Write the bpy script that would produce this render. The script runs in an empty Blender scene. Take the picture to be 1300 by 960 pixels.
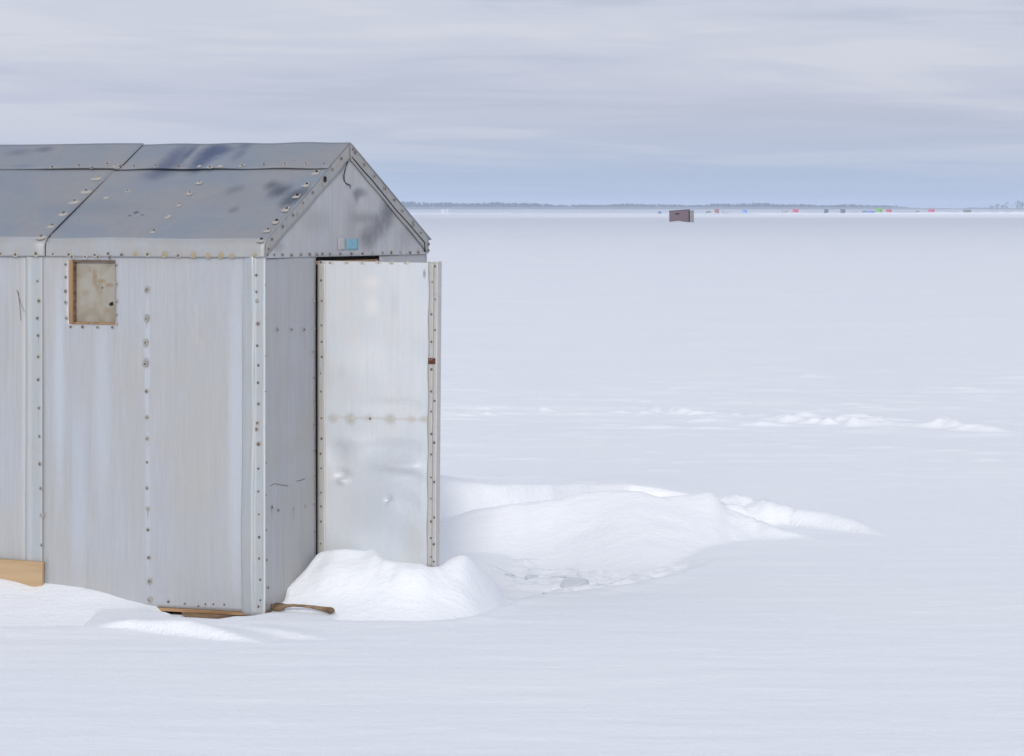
import bpy, bmesh, math, random
import numpy as np
from mathutils import Vector, Matrix

random.seed(7)
RNG = np.random.default_rng(11)
sc = bpy.context.scene
COL = sc.collection

# ------------------------------------------------------------------ camera
F, EYE, CX, HY = 4500.0, 1.8, 650.0, 268.5        # focal length in photo pixels, eye height, horizon row
cam_d = bpy.data.cameras.new('camera'); cam = bpy.data.objects.new('camera', cam_d); COL.objects.link(cam)
cam.location = (0, 0, EYE); cam.rotation_euler = (math.radians(90), 0, 0)
cam_d.sensor_width = 36; cam_d.lens = F/1300*36; cam_d.shift_y = (HY-480)/1300
cam_d.clip_start = .1; cam_d.clip_end = 30000
sc.camera = cam
sc.view_settings.view_transform = 'Standard'; sc.view_settings.look = 'None'
sc.view_settings.exposure = 0; sc.view_settings.gamma = 1
sc.render.engine = 'CYCLES'
sc.cycles.max_bounces = 6; sc.cycles.diffuse_bounces = 4; sc.cycles.volume_bounces = 1
sc.cycles.use_denoising = True

def at(px, py, d):                                  # survey helper: photo pixel + distance -> metres
    return Vector(((px-CX)/F*d, d, EYE-(py-HY)/F*d))
def on_ground(px, py, z=0.0):
    d = (EYE-z)*F/(py-HY); return at(px, py, d)

# ------------------------------------------------------------------ node helpers
class NT:
    def __init__(s, tree): s.t = tree; s.n = tree.nodes; s.l = tree.links
    def node(s, typ, **kw):
        n = s.n.new(typ)
        for k, v in kw.items():
            if k == 'inp':
                for kk, vv in v.items(): s.put(n, kk, vv)
            else: setattr(n, k, v)
        return n
    def put(s, n, key, v):
        if isinstance(v, bpy.types.NodeSocket): s.l.new(v, n.inputs[key])
        else: n.inputs[key].default_value = v
    def coord(s, kind='Object'): return s.node('ShaderNodeTexCoord').outputs[kind]
    def mapv(s, vec, scale=(1,1,1), loc=(0,0,0), rot=(0,0,0)):
        n = s.node('ShaderNodeMapping'); s.put(n, 'Vector', vec)
        n.inputs['Scale'].default_value = scale; n.inputs['Location'].default_value = loc; n.inputs['Rotation'].default_value = rot
        return n.outputs[0]
    def noise(s, vec, scale, detail=4, rough=.55, dist=0.0):
        n = s.node('ShaderNodeTexNoise'); s.put(n, 'Vector', vec)
        n.inputs['Scale'].default_value = scale; n.inputs['Detail'].default_value = detail
        n.inputs['Roughness'].default_value = rough; n.inputs['Distortion'].default_value = dist
        return n.outputs[0]
    def math(s, op, a, b=None, c=None, clamp=False):
        n = s.node('ShaderNodeMath', operation=op, use_clamp=clamp)
        s.put(n, 0, a)
        if b is not None: s.put(n, 1, b)
        if c is not None: s.put(n, 2, c)
        return n.outputs[0]
    def rng(s, v, a, b, c=0.0, d=1.0, smooth=True):
        n = s.node('ShaderNodeMapRange', interpolation_type='SMOOTHSTEP' if smooth else 'LINEAR')
        s.put(n, 'Value', v)
        for k, x in zip(('From Min','From Max','To Min','To Max'), (a,b,c,d)): n.inputs[k].default_value = x
        return n.outputs[0]
    def mix(s, f, a, b, mode='MIX'):
        n = s.node('ShaderNodeMix', data_type='RGBA', blend_type=mode)
        s.put(n, 0, f)
        for i, v in ((6, a), (7, b)):
            if isinstance(v, (tuple, list)): v = (*v[:3], 1)
            s.put(n, i, v)
        return n.outputs[2]
    def ramp(s, f, stops):
        n = s.node('ShaderNodeValToRGB'); s.put(n, 0, f); e = n.color_ramp.elements
        while len(e) < len(stops): e.new(.5)
        for el, (p, c) in zip(e, stops): el.position = p; el.color = (*c, 1)
        return n.outputs[0]
    def bump(s, h, strength, dist, normal=None):
        n = s.node('ShaderNodeBump'); s.put(n, 'Height', h)
        n.inputs['Strength'].default_value = strength; n.inputs['Distance'].default_value = dist
        if normal is not None: s.put(n, 'Normal', normal)
        return n.outputs[0]

def material(name):
    m = bpy.data.materials.new(name); m.use_nodes = True
    t = NT(m.node_tree); b = m.node_tree.nodes['Principled BSDF']
    return m, t, b
def plain(name, c, rough=.6, metal=0.0, var=.15, scale=30):
    m, t, b = material(name)
    n = t.noise(t.coord(), scale)
    t.put(b, 'Base Color', t.mix(n, tuple(x*(1-var) for x in c), tuple(min(1, x*(1+var)) for x in c)))
    b.inputs['Roughness'].default_value = rough; b.inputs['Metallic'].default_value = metal
    return m

def sheet_metal(name, base, warm, cool, metal=.45, rough=.5, stains=(), streak=.5, patch=2.2, bump=.25, grime=0.0, rays=True):
    """weathered metal sheet: vertical brushed streaks, broad warm and cool patches, fine pitting, stains"""
    m, t, b = material(name); P = t.coord()
    s1 = t.noise(t.mapv(P, (55, 55, 1.3)), 1.0, 5, .6)
    s2 = t.noise(t.mapv(P, (14, 14, .6), (3, 7, 1)), 1.0, 4, .6)
    pt = t.noise(P, patch, 4, .55, .4)
    fine = t.noise(P, 160, 3, .7)
    s0 = t.noise(t.mapv(P, (130, 130, 5), (9, 2, 4)), 1.0, 4, .7)
    c = t.mix(t.rng(pt, .35, .65), warm, cool)
    c = t.mix(t.rng(s2, .38, .66, 0, .55), c, base)
    dark = tuple(x*.74 for x in base); lite = tuple(min(1, x*1.2) for x in base)
    c = t.mix(t.rng(s1, .25, .48, streak, 0), c, dark)
    c = t.mix(t.rng(s1, .55, .8, 0, streak*.8), c, lite)
    c = t.mix(t.rng(fine, .3, .42, .3, 0), c, tuple(x*.6 for x in base))
    c = t.mix(t.rng(s0, .38, .62, streak*.55, 0), c, dark)
    c = t.mix(t.rng(s0, .52, .72, 0, streak*.4), c, lite)
    if grime:
        g = t.noise(P, 7, 6, .7, .6)
        c = t.mix(t.rng(g, .55, .75, 0, grime), c, (.16, .145, .12))
    wob = t.noise(P, 24, 8, .74, .7)
    for (ctr, rad, col, amt, soft) in ((c_, tuple(x*(1.5 if s_ >= .8 else 1.0) for x in r_), k_, a_, s_) for c_, r_, k_, a_, s_ in stains):           # ctr and radius in metres, in the hut's own axes
        v = t.node('ShaderNodeVectorMath', operation='SUBTRACT'); t.put(v, 0, P); v.inputs[1].default_value = ctr
        w = t.node('ShaderNodeVectorMath', operation='DIVIDE'); t.put(w, 0, v.outputs[0]); w.inputs[1].default_value = rad
        L = t.node('ShaderNodeVectorMath', operation='LENGTH'); t.put(L, 0, w.outputs[0])
        d = t.math('ADD', L.outputs['Value'], t.math('MULTIPLY_ADD', wob, 1.5-.75*soft, -.75+.375*soft))
        c = t.mix(t.rng(d, (1-soft)*.9, 1+soft*.3, amt, 0), c, col)
    t.put(b, 'Base Color', c)
    b.inputs['Metallic'].default_value = metal
    t.put(b, 'Roughness', t.rng(t.math('ADD', s2, fine), .7, 1.3, rough-.08, rough+.12))
    h = t.math('ADD', t.math('MULTIPLY', s1, .35), t.math('ADD', t.math('MULTIPLY', t.noise(P, 5, 3), 2.5), t.math('MULTIPLY', fine, .15)))
    t.put(b, 'Normal', t.bump(h, bump, .004))
    return m

# ------------------------------------------------------------------ object helpers
def tag(o, label=None, cat=None, group=None, kind=None):
    if label: o['label'] = label
    if cat: o['category'] = cat
    if group: o['group'] = group
    if kind: o['kind'] = kind
    return o
def empty(name, loc, rz=0):
    o = bpy.data.objects.new(name, None); COL.objects.link(o)
    o.location = loc; o.rotation_euler = (0, 0, rz); o.empty_display_size = .2
    return o
def link_bm(name, bm, mats, parent=None, smooth=False):
    bmesh.ops.recalc_face_normals(bm, faces=bm.faces)
    me = bpy.data.meshes.new(name); bm.to_mesh(me); bm.free()
    for m in (mats if isinstance(mats, (list, tuple)) else [mats]): me.materials.append(m)
    if smooth:
        for p in me.polygons: p.use_smooth = True
    o = bpy.data.objects.new(name, me); COL.objects.link(o)
    if parent: o.parent = parent
    return o
def box(bm, lo, hi, mi=0, bevel=0.0):
    r = bmesh.ops.create_cube(bm, size=1)
    vs = r['verts']
    for v in vs:
        v.co = Vector([lo[i] + (v.co[i]+.5)*(hi[i]-lo[i]) for i in range(3)])
    fs = {f for v in vs for f in v.link_faces}
    for f in fs: f.material_index = mi
    if bevel:
        es = list({e for v in vs for e in v.link_edges})
        r = bmesh.ops.bevel(bm, geom=es, offset=bevel, segments=2, affect='EDGES', profile=.5)
        for f in r['faces']: f.material_index = mi
def tube(bm, pts, rad, n=8, mi=0, cap=True):
    pts = [Vector(p) for p in pts]; rings = []
    rads = rad if isinstance(rad, (list, tuple)) else [rad]*len(pts)
    for i, p in enumerate(pts):
        d = (pts[min(i+1, len(pts)-1)] - pts[max(i-1, 0)]).normalized()
        up = Vector((0, 0, 1)) if abs(d.z) < .9 else Vector((1, 0, 0))
        a = d.cross(up).normalized(); b = d.cross(a)
        rings.append([bm.verts.new(p + (a*math.cos(k*2*math.pi/n) + b*math.sin(k*2*math.pi/n))*rads[i]) for k in range(n)])
    for r0, r1 in zip(rings, rings[1:]):
        for k in range(n):
            f = bm.faces.new((r0[k], r0[(k+1) % n], r1[(k+1) % n], r1[k])); f.material_index = mi; f.smooth = True
    if cap:
        for r in (rings[0], rings[-1]): bm.faces.new(r).material_index = mi

class Plane:
    """a flat side of the hut: origin O, directions A and B, outward normal N, in hut axes"""
    def __init__(s, O, A, B, N): s.O, s.A, s.B, s.N = Vector(O), Vector(A).normalized(), Vector(B).normalized(), Vector(N).normalized()
    def p(s, a, b, n=0): return s.O + s.A*a + s.B*b + s.N*n
    def hit(s, px, py, n=0):
        o = HUT_INV @ Vector((0, 0, EYE)); d = HUT_INV.to_3x3() @ Vector(((px-CX)/F, 1, (HY-py)/F))
        O = s.O + s.N*n
        k = (O-o).dot(s.N)/d.dot(s.N); q = o + d*k - s.O
        return q.dot(s.A), q.dot(s.B)

def sheet(bm, pl, mp, nu, nv, n0, th, disp=None, mi=0):
    """a thin bent sheet; mp(s, t) -> (a, b[, n]); disp(a, b) pushes it along the normal"""
    F_, B_ = [], []
    for j in range(nv+1):
        rf, rb = [], []
        for i in range(nu+1):
            q = mp(i/nu, j/nv); a, b = q[0], q[1]; n = n0 + (q[2] if len(q) > 2 else 0)
            e = disp(a, b) if disp else 0
            rf.append(bm.verts.new(pl.p(a, b, n+th+e))); rb.append(bm.verts.new(pl.p(a, b, n+e*.6)))
        F_.append(rf); B_.append(rb)
    def face(*v):
        try: f = bm.faces.new(v); f.material_index = mi; f.smooth = False; return f
        except ValueError: return None
    for j in range(nv):
        for i in range(nu):
            f = face(F_[j][i], F_[j][i+1], F_[j+1][i+1], F_[j+1][i])
            if f: f.smooth = True
            face(B_[j][i], B_[j+1][i], B_[j+1][i+1], B_[j][i+1])
    for j in range(nv):
        face(F_[j][0], F_[j+1][0], B_[j+1][0], B_[j][0]); face(F_[j][nu], B_[j][nu], B_[j+1][nu], F_[j+1][nu])
    for i in range(nu):
        face(F_[0][i], B_[0][i], B_[0][i+1], F_[0][i+1]); face(F_[nv][i], F_[nv][i+1], B_[nv][i+1], B_[nv][i])
def rect(a0, a1, b0, b1): return lambda s, t: (a0+(a1-a0)*s, b0+(b1-b0)*t)

def screws(bm, pl, pts, n, r=.0050, head=1, wash=None, wr=.0125, jitter=.12, squash=1.0, drip=0):
    """domed screw heads, each with an uneven washer or dirt ring, joined into the sheet they hold"""
    for (a, b) in pts:
        rr = r*(1+random.uniform(-.3, .28))
        hm = head if head != 1 or random.random() > .12 or wash is None else wash
        if wash is not None:
            k = 9; R = wr*random.uniform(.75, 1.25); c = bm.verts.new(pl.p(a, b, n+.0028)); ring = []
            ph = random.random()*6.28
            for i in range(k):
                th = i*2*math.pi/k; q = R*random.uniform(.78, 1.12)
                ring.append(bm.verts.new(pl.p(a+q*math.cos(th+ph)*squash, b+q*math.sin(th+ph), n+.0008)))
            for i in range(k): bm.faces.new((c, ring[i], ring[(i+1) % k])).material_index = wash
        if wash is not None and drip and random.random() < drip:
            Ld = random.uniform(.02, .06); w0 = rr*random.uniform(.5, .9)
            q = [bm.verts.new(pl.p(a+x, b+y, n+.0006)) for x, y in ((-w0, -rr*.6), (w0, -rr*.6), (w0*.5+random.uniform(-.001, .001), -Ld*.6), (random.uniform(-.001, .001), -Ld))]
            bm.faces.new(q).material_index = wash
        prev = None
        for (f, hgt) in ((1, .0012), (.95, .004), (.55, .0062)):
            ring = [bm.verts.new(pl.p(a+rr*f*math.cos(i*math.pi/4), b+rr*f*math.sin(i*math.pi/4), n+hgt)) for i in range(8)]
            if prev:
                for i in range(8): bm.faces.new((prev[i], prev[(i+1) % 8], ring[(i+1) % 8], ring[i])).material_index = hm
            prev = ring
        bm.faces.new(prev).material_index = hm

# ------------------------------------------------------------------ noise for the terrain
def _hash(ix, iy, seed):
    h = (ix.astype(np.int64)*374761393 + iy.astype(np.int64)*668265263 + seed*974634777) & 0xFFFFFFFF
    h = ((h ^ (h >> 13))*1274126177) & 0xFFFFFFFF
    return ((h ^ (h >> 16)) & 0xFFFF)/65535.0
def vnoise(x, y, seed=0):
    ix, iy = np.floor(x), np.floor(y); fx, fy = x-ix, y-iy
    u = fx*fx*fx*(fx*(fx*6-15)+10); v = fy*fy*fy*(fy*(fy*6-15)+10)
    a, b = _hash(ix, iy, seed), _hash(ix+1, iy, seed); c, d = _hash(ix, iy+1, seed), _hash(ix+1, iy+1, seed)
    return (a*(1-u)+b*u)*(1-v) + (c*(1-u)+d*u)*v
def fbm(x, y, seed=0, oct=4, gain=.5):
    s, amp, tot = 0, 1, 0
    for k in range(oct):
        s = s + amp*(vnoise(x*2**k+17.3*k, y*2**k-9.1*k, seed+k)-.5); tot += amp; amp *= gain
    return s/tot*2
def sst(t): t = np.clip(t, 0, 1); return t*t*(3-2*t)

# ------------------------------------------------------------------ materials
M = {}
M['alu_roof_ridge'] = None
# snow
def snow_material():
    m, t, b = material('snow'); P = t.coord()
    big = t.noise(P, .35, 4)
    c = t.mix(t.rng(big, .35, .65), (.88, .90, .93), (.905, .915, .935))
    t.put(b, 'Base Color', c)
    b.inputs['Roughness'].default_value = .75
    b.inputs['Specular IOR Level'].default_value = .22
    f1 = t.noise(P, 70, 3, .7)
    f2 = t.noise(t.mapv(P, (5, 9, 9)), 1.0, 5, .62, .3)
    f3 = t.noise(t.mapv(P, (.8, 3.4, 3.4), rot=(0, 0, .12)), 1.0, 6, .6, .4)
    f4 = t.rng(t.noise(t.mapv(P, (26, 34, 34)), 1.0, 3, .6), .42, .66)
    n = t.bump(f3, .22, .045)
    n = t.bump(f2, .16, .03, n)
    n = t.bump(f4, .26, .006, n)
    n = t.bump(f1, .25, .006, n)
    t.put(b, 'Normal', n)
    return m
M['snow'] = snow_material()
M['ice'] = plain('rough ice', (.62, .66, .70), .45, 0, .1, 14)

# ------------------------------------------------------------------ hut frame of reference
D0 = EYE*F/(778-HY)
ANG = math.radians(24.4)
HUT = at(335, 778, D0); HUT.z = 0
RZ = math.pi/2 - ANG
HUT_MAT = Matrix.Translation(HUT) @ Matrix.Rotation(RZ, 4, 'Z'); HUT_INV = HUT_MAT.inverted()
W, LEN, ZE, ZF, ZR = 1.68, 3.7, 1.672, 1.593, 2.116     # width, length, eave edge, flange foot, ridge
HX = W/2
SIDE = Plane((0,0,0), (0,1,0), (0,0,1), (-1,0,0))        # long wall facing the camera, a = y, b = z
END = Plane((0,0,0), (1,0,0), (0,0,1), (0,-1,0))         # gable end, a = x, b = z
RL = math.hypot(HX, ZR-ZE)
ROOF = Plane((0,0,ZE), (0,1,0), (HX,0,ZR-ZE), (-(ZR-ZE),0,HX))   # a = y, b = distance up the slope
ROOF_FAR = Plane((W,0,ZE), (0,1,0), (-HX,0,ZR-ZE), (ZR-ZE,0,HX))
aH, _ = END.hit(406.3, 500); 
DOOR = Plane((aH,0,0), (0,-1,0), (0,0,1), (-1,0,0))      # door standing open at a right angle, a = distance from hinge
DW = DOOR.hit(557, 400, .02)[0]

def P3(pl, px, py, n=0): a, b = pl.hit(px, py, n); return tuple(pl.p(a, b, n))
def hits(pl, lst, n=0): return [pl.hit(x, y, n) for (x, y) in lst]

M['screw'] = plain('weathered screw head', (.135, .12, .105), .6, .3, .3, 200)
M['dirt'] = plain('dirt around screw', (.33, .315, .29), .8, 0, .2, 90)
M['washer'] = plain('pale washer', (.44, .41, .37), .7, .1, .2, 90)
M['yellow'] = plain('yellowed sealant', (.36, .31, .20), .8, 0, .25, 90)
M['beige'] = plain('sealant smear', (.52, .50, .46), .8, 0, .2, 60)
M['gap'] = plain('dark gap', (.012, .012, .014), .9)
M['rust'] = plain('rusty iron', (.11, .035, .018), .85, .1, .5, 160)
M['wire_and_shade'] = plain('black wire', (.012, .014, .02), .5)  # black of the wire hook and of the shade line along the right trim
M['sticker'] = plain('blue sticker', (.19, .38, .48), .6, 0, .3, 90)
M['pale_tape'] = plain('pale tape patch', (.44, .435, .435), .6, 0, .15, 60)

side_st = []
bx0 = SIDE.hit(187, 500)[0]
side_st.append(((0, bx0, 1.10), (.05, .016, .34), (.52, .56, .63), .55, .35))
side_st.append(((0, bx0-.003, .45), (.05, .014, .40), (.50, .54, .61), .5, .35))
for px, w, z, rz_, col, am in ((130, .06, .9, .55, (.50,.54,.62), .5), (75, .035, 1.0, .6, (.52,.57,.64), .6),
                               (300, .05, .8, .9, (.54,.59,.66), .55), (245, .11, .5, .6, (.44,.43,.41), .4),
                               (172, .06, .7, .5, (.43,.42,.40), .35), (100, .05, .5, .5, (.50,.55,.63), .5)):
    side_st.append(((0, SIDE.hit(px, 500)[0], z), (.05, w, rz_), col, am, .7))
for px, py, r in ((186, 368, .014), (186, 404, .018), (185, 436, .018), (185, 461, .022), (187, 497, .012)):
    q = SIDE.hit(px, py); side_st.append(((0, q[0], q[1]), (.05, r, r*1.3), (.24, .22, .20), .6, .5))
M['side'] = sheet_metal('weathered aluminium side sheet', (.465, .469, .478), (.46, .457, .452), (.455, .475, .515), .30, .5, side_st, .36)
M['side_far'] = sheet_metal('weathered aluminium left sheet', (.475, .48, .49), (.47, .466, .46), (.46, .48, .52), .30, .5, [], .4)
end_st = []
for px, py, a, b_, am in ((365, 470, .10, .13, .35), (385, 700, .12, .10, .4)):
    q = END.hit(px, py); end_st.append(((q[0], 0, q[1]), (a, .05, b_), (.36, .36, .37), am, .7))
M['end'] = sheet_metal('weathered aluminium end sheet', (.40, .405, .425), (.40, .395, .385), (.40, .415, .455), .30, .5, end_st, .45)
gab_st = []
for px, py, a, b_, col, am, so in ((492, 268, .05, .075, (.10,.105,.12), .75, .9), (480, 287, .06, .05, (.13,.135,.15), .75, .9),
        (466, 302, .06, .05, (.14,.145,.16), .75, .9), (456, 245, .045, .02, (.15,.155,.17), .7, .8), (452, 250, .02, .03, (.16,.16,.17), .6, .8),
        (462, 277, .09, .025, (.2,.2,.21), .6, .9), (445, 285, .05, .10, (.26,.26,.27), .4, .8), (515, 300, .08, .05, (.3,.3,.31), .5, .8),
        (366, 283, .05, .04, (.28,.27,.26), .5, .7), (400, 280, .10, .05, (.28,.28,.28), .4, .8), (352, 313, .06, .03, (.27,.26,.25), .5, .7)):
    q = END.hit(px, py); gab_st.append(((q[0], 0, q[1]), (a*1.25, .08, b_), col, am, so))
M['gable'] = sheet_metal('smudged gable sheet', (.46, .465, .48), (.45, .445, .44), (.455, .47, .505), .30, .5, gab_st, .5)
roof_st = []
BL = (.075, .10, .185); DK = (.075, .088, .12)
for px, py, a, b_, col, am, so in (
        (268, 197, .055, .085, BL, .95, .8), (255, 208, .04, .09, BL, .8, .8), (280, 193, .07, .04, BL, .75, .8), (225, 200, .05, .10, BL, .72, .9), (212, 215, .06, .08, BL, .6, .9),
        (240, 198, .018, .09, BL, .7, .8), (198, 222, .06, .06, BL, .5, .9), (305, 198, .025, .06, BL, .45, .9), (312, 187, .03, .03, BL, .5, .8),
        (58, 193, .045, .03, BL, .65, .8), (25, 197, .06, .035, BL, .5, .9), (30, 214, .06, .02, BL, .45, .9),
        (355, 243, .045, .06, DK, .9, .9), (370, 253, .04, .075, DK, .9, .9), (345, 236, .03, .04, DK, .75, .9), (385, 245, .04, .04, DK, .6, .8), (298, 242, .035, .04, DK, .5, .9), (297, 267, .02, .03, DK, .5, .9),
        (165, 275, .012, .012, (.03,.05,.10), .9, .5), (173, 271, .016, .018, (.03,.05,.10), .9, .5), (181, 274, .014, .010, (.03,.05,.10), .9, .5),
        (300, 252, .13, .10, (.27,.265,.26), .35, .9), (120, 265, .25, .06, (.20,.23,.27), .4, .9)):
    a0, b0 = ROOF.hit(px, py); roof_st.append((tuple(ROOF.p(a0, b0)), (b_, a, b_*.8), col, am, so))
M['roof'] = sheet_metal('dull grey roof sheet', (.275, .297, .335), (.30, .298, .305), (.24, .278, .33), .22, .55, roof_st, .2, 3.0, .3)
M['flange'] = sheet_metal('bent eave sheet', (.40, .40, .40), (.39, .38, .37), (.41, .43, .45), .3, .5, [], .2, 4.0)
M['strip'] = sheet_metal('pale corner strip', (.44, .462, .475), (.44, .448, .45), (.43, .472, .50), .25, .45, [], .3, 6.0)
M['white_strip'] = sheet_metal('whitish folded edge', (.70, .72, .72), (.68, .68, .66), (.66, .72, .74), .12, .4, [], .3, 6.0)
M['rake'] = sheet_metal('pitted rake trim', (.36, .36, .355), (.36, .345, .33), (.36, .37, .385), .3, .5, [], .3, 8.0, .3, .5)
door_st = []
for px, py, a, b_, am in ((480, 640, .22, .26, .75), (500, 585, .14, .10, .5), (440, 575, .10, .08, .35)):
    q = DOOR.hit(px, py); door_st.append(((aH, -q[0], q[1]), (.06, a/1.5, b_/1.5), (.50, .535, .585), am, .95))
for px, py, a, b_, col, am, so in ((475, 358, .035, .025, (.80,.75,.70), .5, .8), (474, 388, .03, .04, (.80,.78,.74), .45, .8),
        (503, 385, .018, .06, (.55,.56,.58), .55, .8), (450, 385, .014, .03, (.62,.61,.60), .4, .8), (425, 415, .012, .05, (.60,.60,.60), .4, .8),
        (541, 347, .010, .025, (.20,.21,.22), .75, .6), (530, 690, .06, .10, (.50,.49,.46), .5, .9), (430, 700, .09, .05, (.58,.57,.55), .4, .9),
        (425, 531, .022, .02, (.42,.40,.35), .6, .8), (447, 532, .022, .022, (.40,.38,.33), .65, .8), (470, 531, .02, .015, (.44,.42,.38), .5, .8),
        (497, 532, .024, .02, (.40,.38,.33), .65, .8), (524, 532, .018, .015, (.46,.44,.40), .5, .8), (540, 532, .02, .014, (.44,.42,.38), .6, .8),
        (480, 531, .25, .006, (.50,.48,.44), .5, .8), (450, 552, .10, .03, (.58,.59,.61), .4, .9)):
    q = DOOR.hit(px, py); door_st.append(((aH, -q[0], q[1]), (.06, a, b_), col, am, so))
M['door'] = sheet_metal('white painted door sheet', (.64, .67, .70), (.66, .665, .67), (.60, .645, .69), .15, .38, door_st, .22, 3.0, .3)
M['door_low'] = M['door']
M['door_strip'] = sheet_metal('bare door edge strip', (.50, .495, .47), (.49, .475, .44), (.50, .50, .49), .25, .45, [], .4, 7.0, .3, .35)
def wood(name, a, b_, sx=(3, 40, 40), rough=.7):
    m, t, b = material(name); P = t.coord()
    n = t.noise(t.mapv(P, sx), 1.0, 5, .6, .6)
    t.put(b, 'Base Color', t.mix(t.rng(n, .3, .7), a, b_)); b.inputs['Roughness'].default_value = rough
    t.put(b, 'Normal', t.bump(n, .4, .004)); return m
M['frame_wood'] = wood('varnished window wood', (.20, .10, .045), (.38, .235, .115), (30, 30, 2))
M['board_wood'] = wood('raw pine board', (.42, .285, .155), (.50, .355, .215), (20, 2, 22))
M['old_wood'] = wood('weathered dark wood', (.10, .06, .035), (.24, .15, .085), (8, 8, 40))
M['stick_wood'] = wood('weathered stick wood', (.11, .065, .042), (.31, .205, .115), (14, 40, 40))
def pane_mat():
    m, t, b = material('cloudy plastic pane'); P = t.coord()
    c = t.mix(t.rng(t.noise(P, 9, 4, .5, .8), .35, .7), (.35, .33, .285), (.275, .235, .175))
    for px, py, a, b_, am in ((116, 352, .018, .045, .85), (124, 357, .03, .014, .85), (135, 362, .03, .012, .8), (110, 343, .008, .02, .7), (132, 395, .014, .012, .6), (104, 372, .03, .02, .45)):
        q = SIDE.hit(px, py)
        v = t.node('ShaderNodeVectorMath', operation='SUBTRACT'); t.put(v, 0, P); v.inputs[1].default_value = (0, q[0], q[1])
        w = t.node('ShaderNodeVectorMath', operation='DIVIDE'); t.put(w, 0, v.outputs[0]); w.inputs[1].default_value = (.2, a, b_)
        L = t.node('ShaderNodeVectorMath', operation='LENGTH'); t.put(L, 0, w.outputs[0])
        d = t.math('ADD', L.outputs['Value'], t.math('MULTIPLY_ADD', t.noise(P, 40, 4), 1.0, -.5))
        c = t.mix(t.rng(d, .2, 1.2, am, 0), c, (.27, .20, .11))
    t.put(b, 'Base Color', c); b.inputs['Roughness'].default_value = .35
    t.put(b, 'Normal', t.bump(t.noise(P, 7, 3), .5, .01)); return m
M['pane'] = pane_mat()

# ------------------------------------------------------------------ the hut
hut = empty('ice_fishing_hut', HUT, RZ)
tag(hut, 'large grey sheet metal ice fishing hut with gabled roof and white door standing open', 'hut')
aC = .100                                               # width of the corner strip
aSeam = SIDE.hit(55, 500)[0]
wy0, wy1 = sorted((SIDE.hit(87.5, 370)[0], SIDE.hit(146.5, 370)[0]))
wz0, wz1 = SIDE.hit(115, 412)[1], SIDE.hit(115, 330.5)[1]

def bow(seed, amp):
    def f(a, b): return amp*(math.sin(a*5.1+seed)*math.sin(b*3.3+seed*2) + .5*math.sin(a*11+seed*3+b*2.3))
    return f
# side wall sheet with the window hole: four strips around the opening in one mesh
bm = bmesh.new()
fb = bow(1.3, .0022)
dent = [(SIDE.hit(x, y), r, d) for x, y, r, d in ((186, 404, .022, -.004), (185, 436, .02, -.004), (184, 461, .025, -.005), (186, 368, .018, -.003), (250, 440, .05, .003), (230, 620, .12, .004), (120, 600, .15, .005))]
def side_disp(a, b):
    e = fb(a, b)
    for (ca, cb), r, d in dent: e += d*math.exp(-((a-ca)**2+(b-cb)**2)/(r*r))
    return e
def lin(a, b, n): return [a+(b-a)*i/n for i in range(n)]
al = lin(0, wy0, 46)+lin(wy0, wy1, 14)+lin(wy1, aSeam+.03, 8)+[aSeam+.03]
bl = lin(0, wz0, 70)+lin(wz0, wz1, 16)+lin(wz1, ZF+.05, 3)+[ZF+.05]
fr_ = [[bm.verts.new(SIDE.p(a, b, side_disp(a, b)*min(1, 9*max(wy0-a, a-wy1, wz0-b, b-wz1, 0)))) for a in al] for b in bl]
for j in range(len(bl)-1):
    for i in range(len(al)-1):
        if 46 <= i < 60 and 70 <= j < 86: continue
        bm.faces.new((fr_[j][i], fr_[j][i+1], fr_[j+1][i+1], fr_[j+1][i])).smooth = True
ex = bmesh.ops.extrude_face_region(bm, geom=bm.faces[:])
for v in ex['geom']:
    if isinstance(v, bmesh.types.BMVert): v.co.x += .003
pts = [(187,367),(186,369),(186,405),(185,435),(184.5,462),(186,497),(187,530),(187,557),(187,587),(187,620),(188,646),(188,673),(189,708),(190,738),(190,762)]
screws(bm, SIDE, hits(SIDE, pts), .001, .0046, 1, 2, .0125, drip=.4)
pts = [(214,764),(235,766.5),(252,769.5),(261,767),(271,767),(285,767.5),(312,771)]
screws(bm, SIDE, hits(SIDE, pts), .001, .005, 1)
screws(bm, SIDE, hits(SIDE, [(83.6,336),(83.6,352),(83.6,370),(83.6,384),(84.5,404),(147.5,337),(148,361),(148,383),(148,400),(148.5,411.6),(90,415),(105,415),(124,415.5),(143,415.5)]), .001, .005, 1, 2, .0095)
link_bm('side_wall', bm, [M['side'], M['screw'], M['dirt']], hut)
# left sheet lapped over it, with a folded edge strip
bm = bmesh.new()
aS1 = SIDE.hit(38, 500)[0]
sheet(bm, SIDE, rect(aS1, LEN, 0, ZF+.05), 50, 60, .001, .002, bow(4.1, .0025))
link_bm('side_wall', bm, [M['side_far']], hut)
bm = bmesh.new()
prof = [(0,.006),(.06,.0075),(.3,.008),(.62,.008),(.72,.011),(.82,.013),(.92,.010),(1,.003)]
def strip_fn(a0, a1, b0, b1, prof):
    def f(s, t):
        k = s*(len(prof)-1); i = min(int(k), len(prof)-2); w = k-i
        u = prof[i][0]*(1-w)+prof[i+1][0]*w; n = prof[i][1]*(1-w)+prof[i+1][1]*w
        return (a0+(a1-a0)*u, b0+(b1-b0)*t, n)
    return f
sheet(bm, SIDE, strip_fn(aSeam, SIDE.hit(33, 500)[0], 0, ZF+.02, prof), 14, 40, .0, .002, bow(.4, .0012))
pts = [(49,357),(51,382),(49,404),(50,426),(50,453),(50,482),(51,518),(51.5,554),(52,589),(53,620),(54,654),(54,692)]
screws(bm, SIDE, hits(SIDE, pts), .009, .005, 1, 2, .011, drip=.3)
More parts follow.
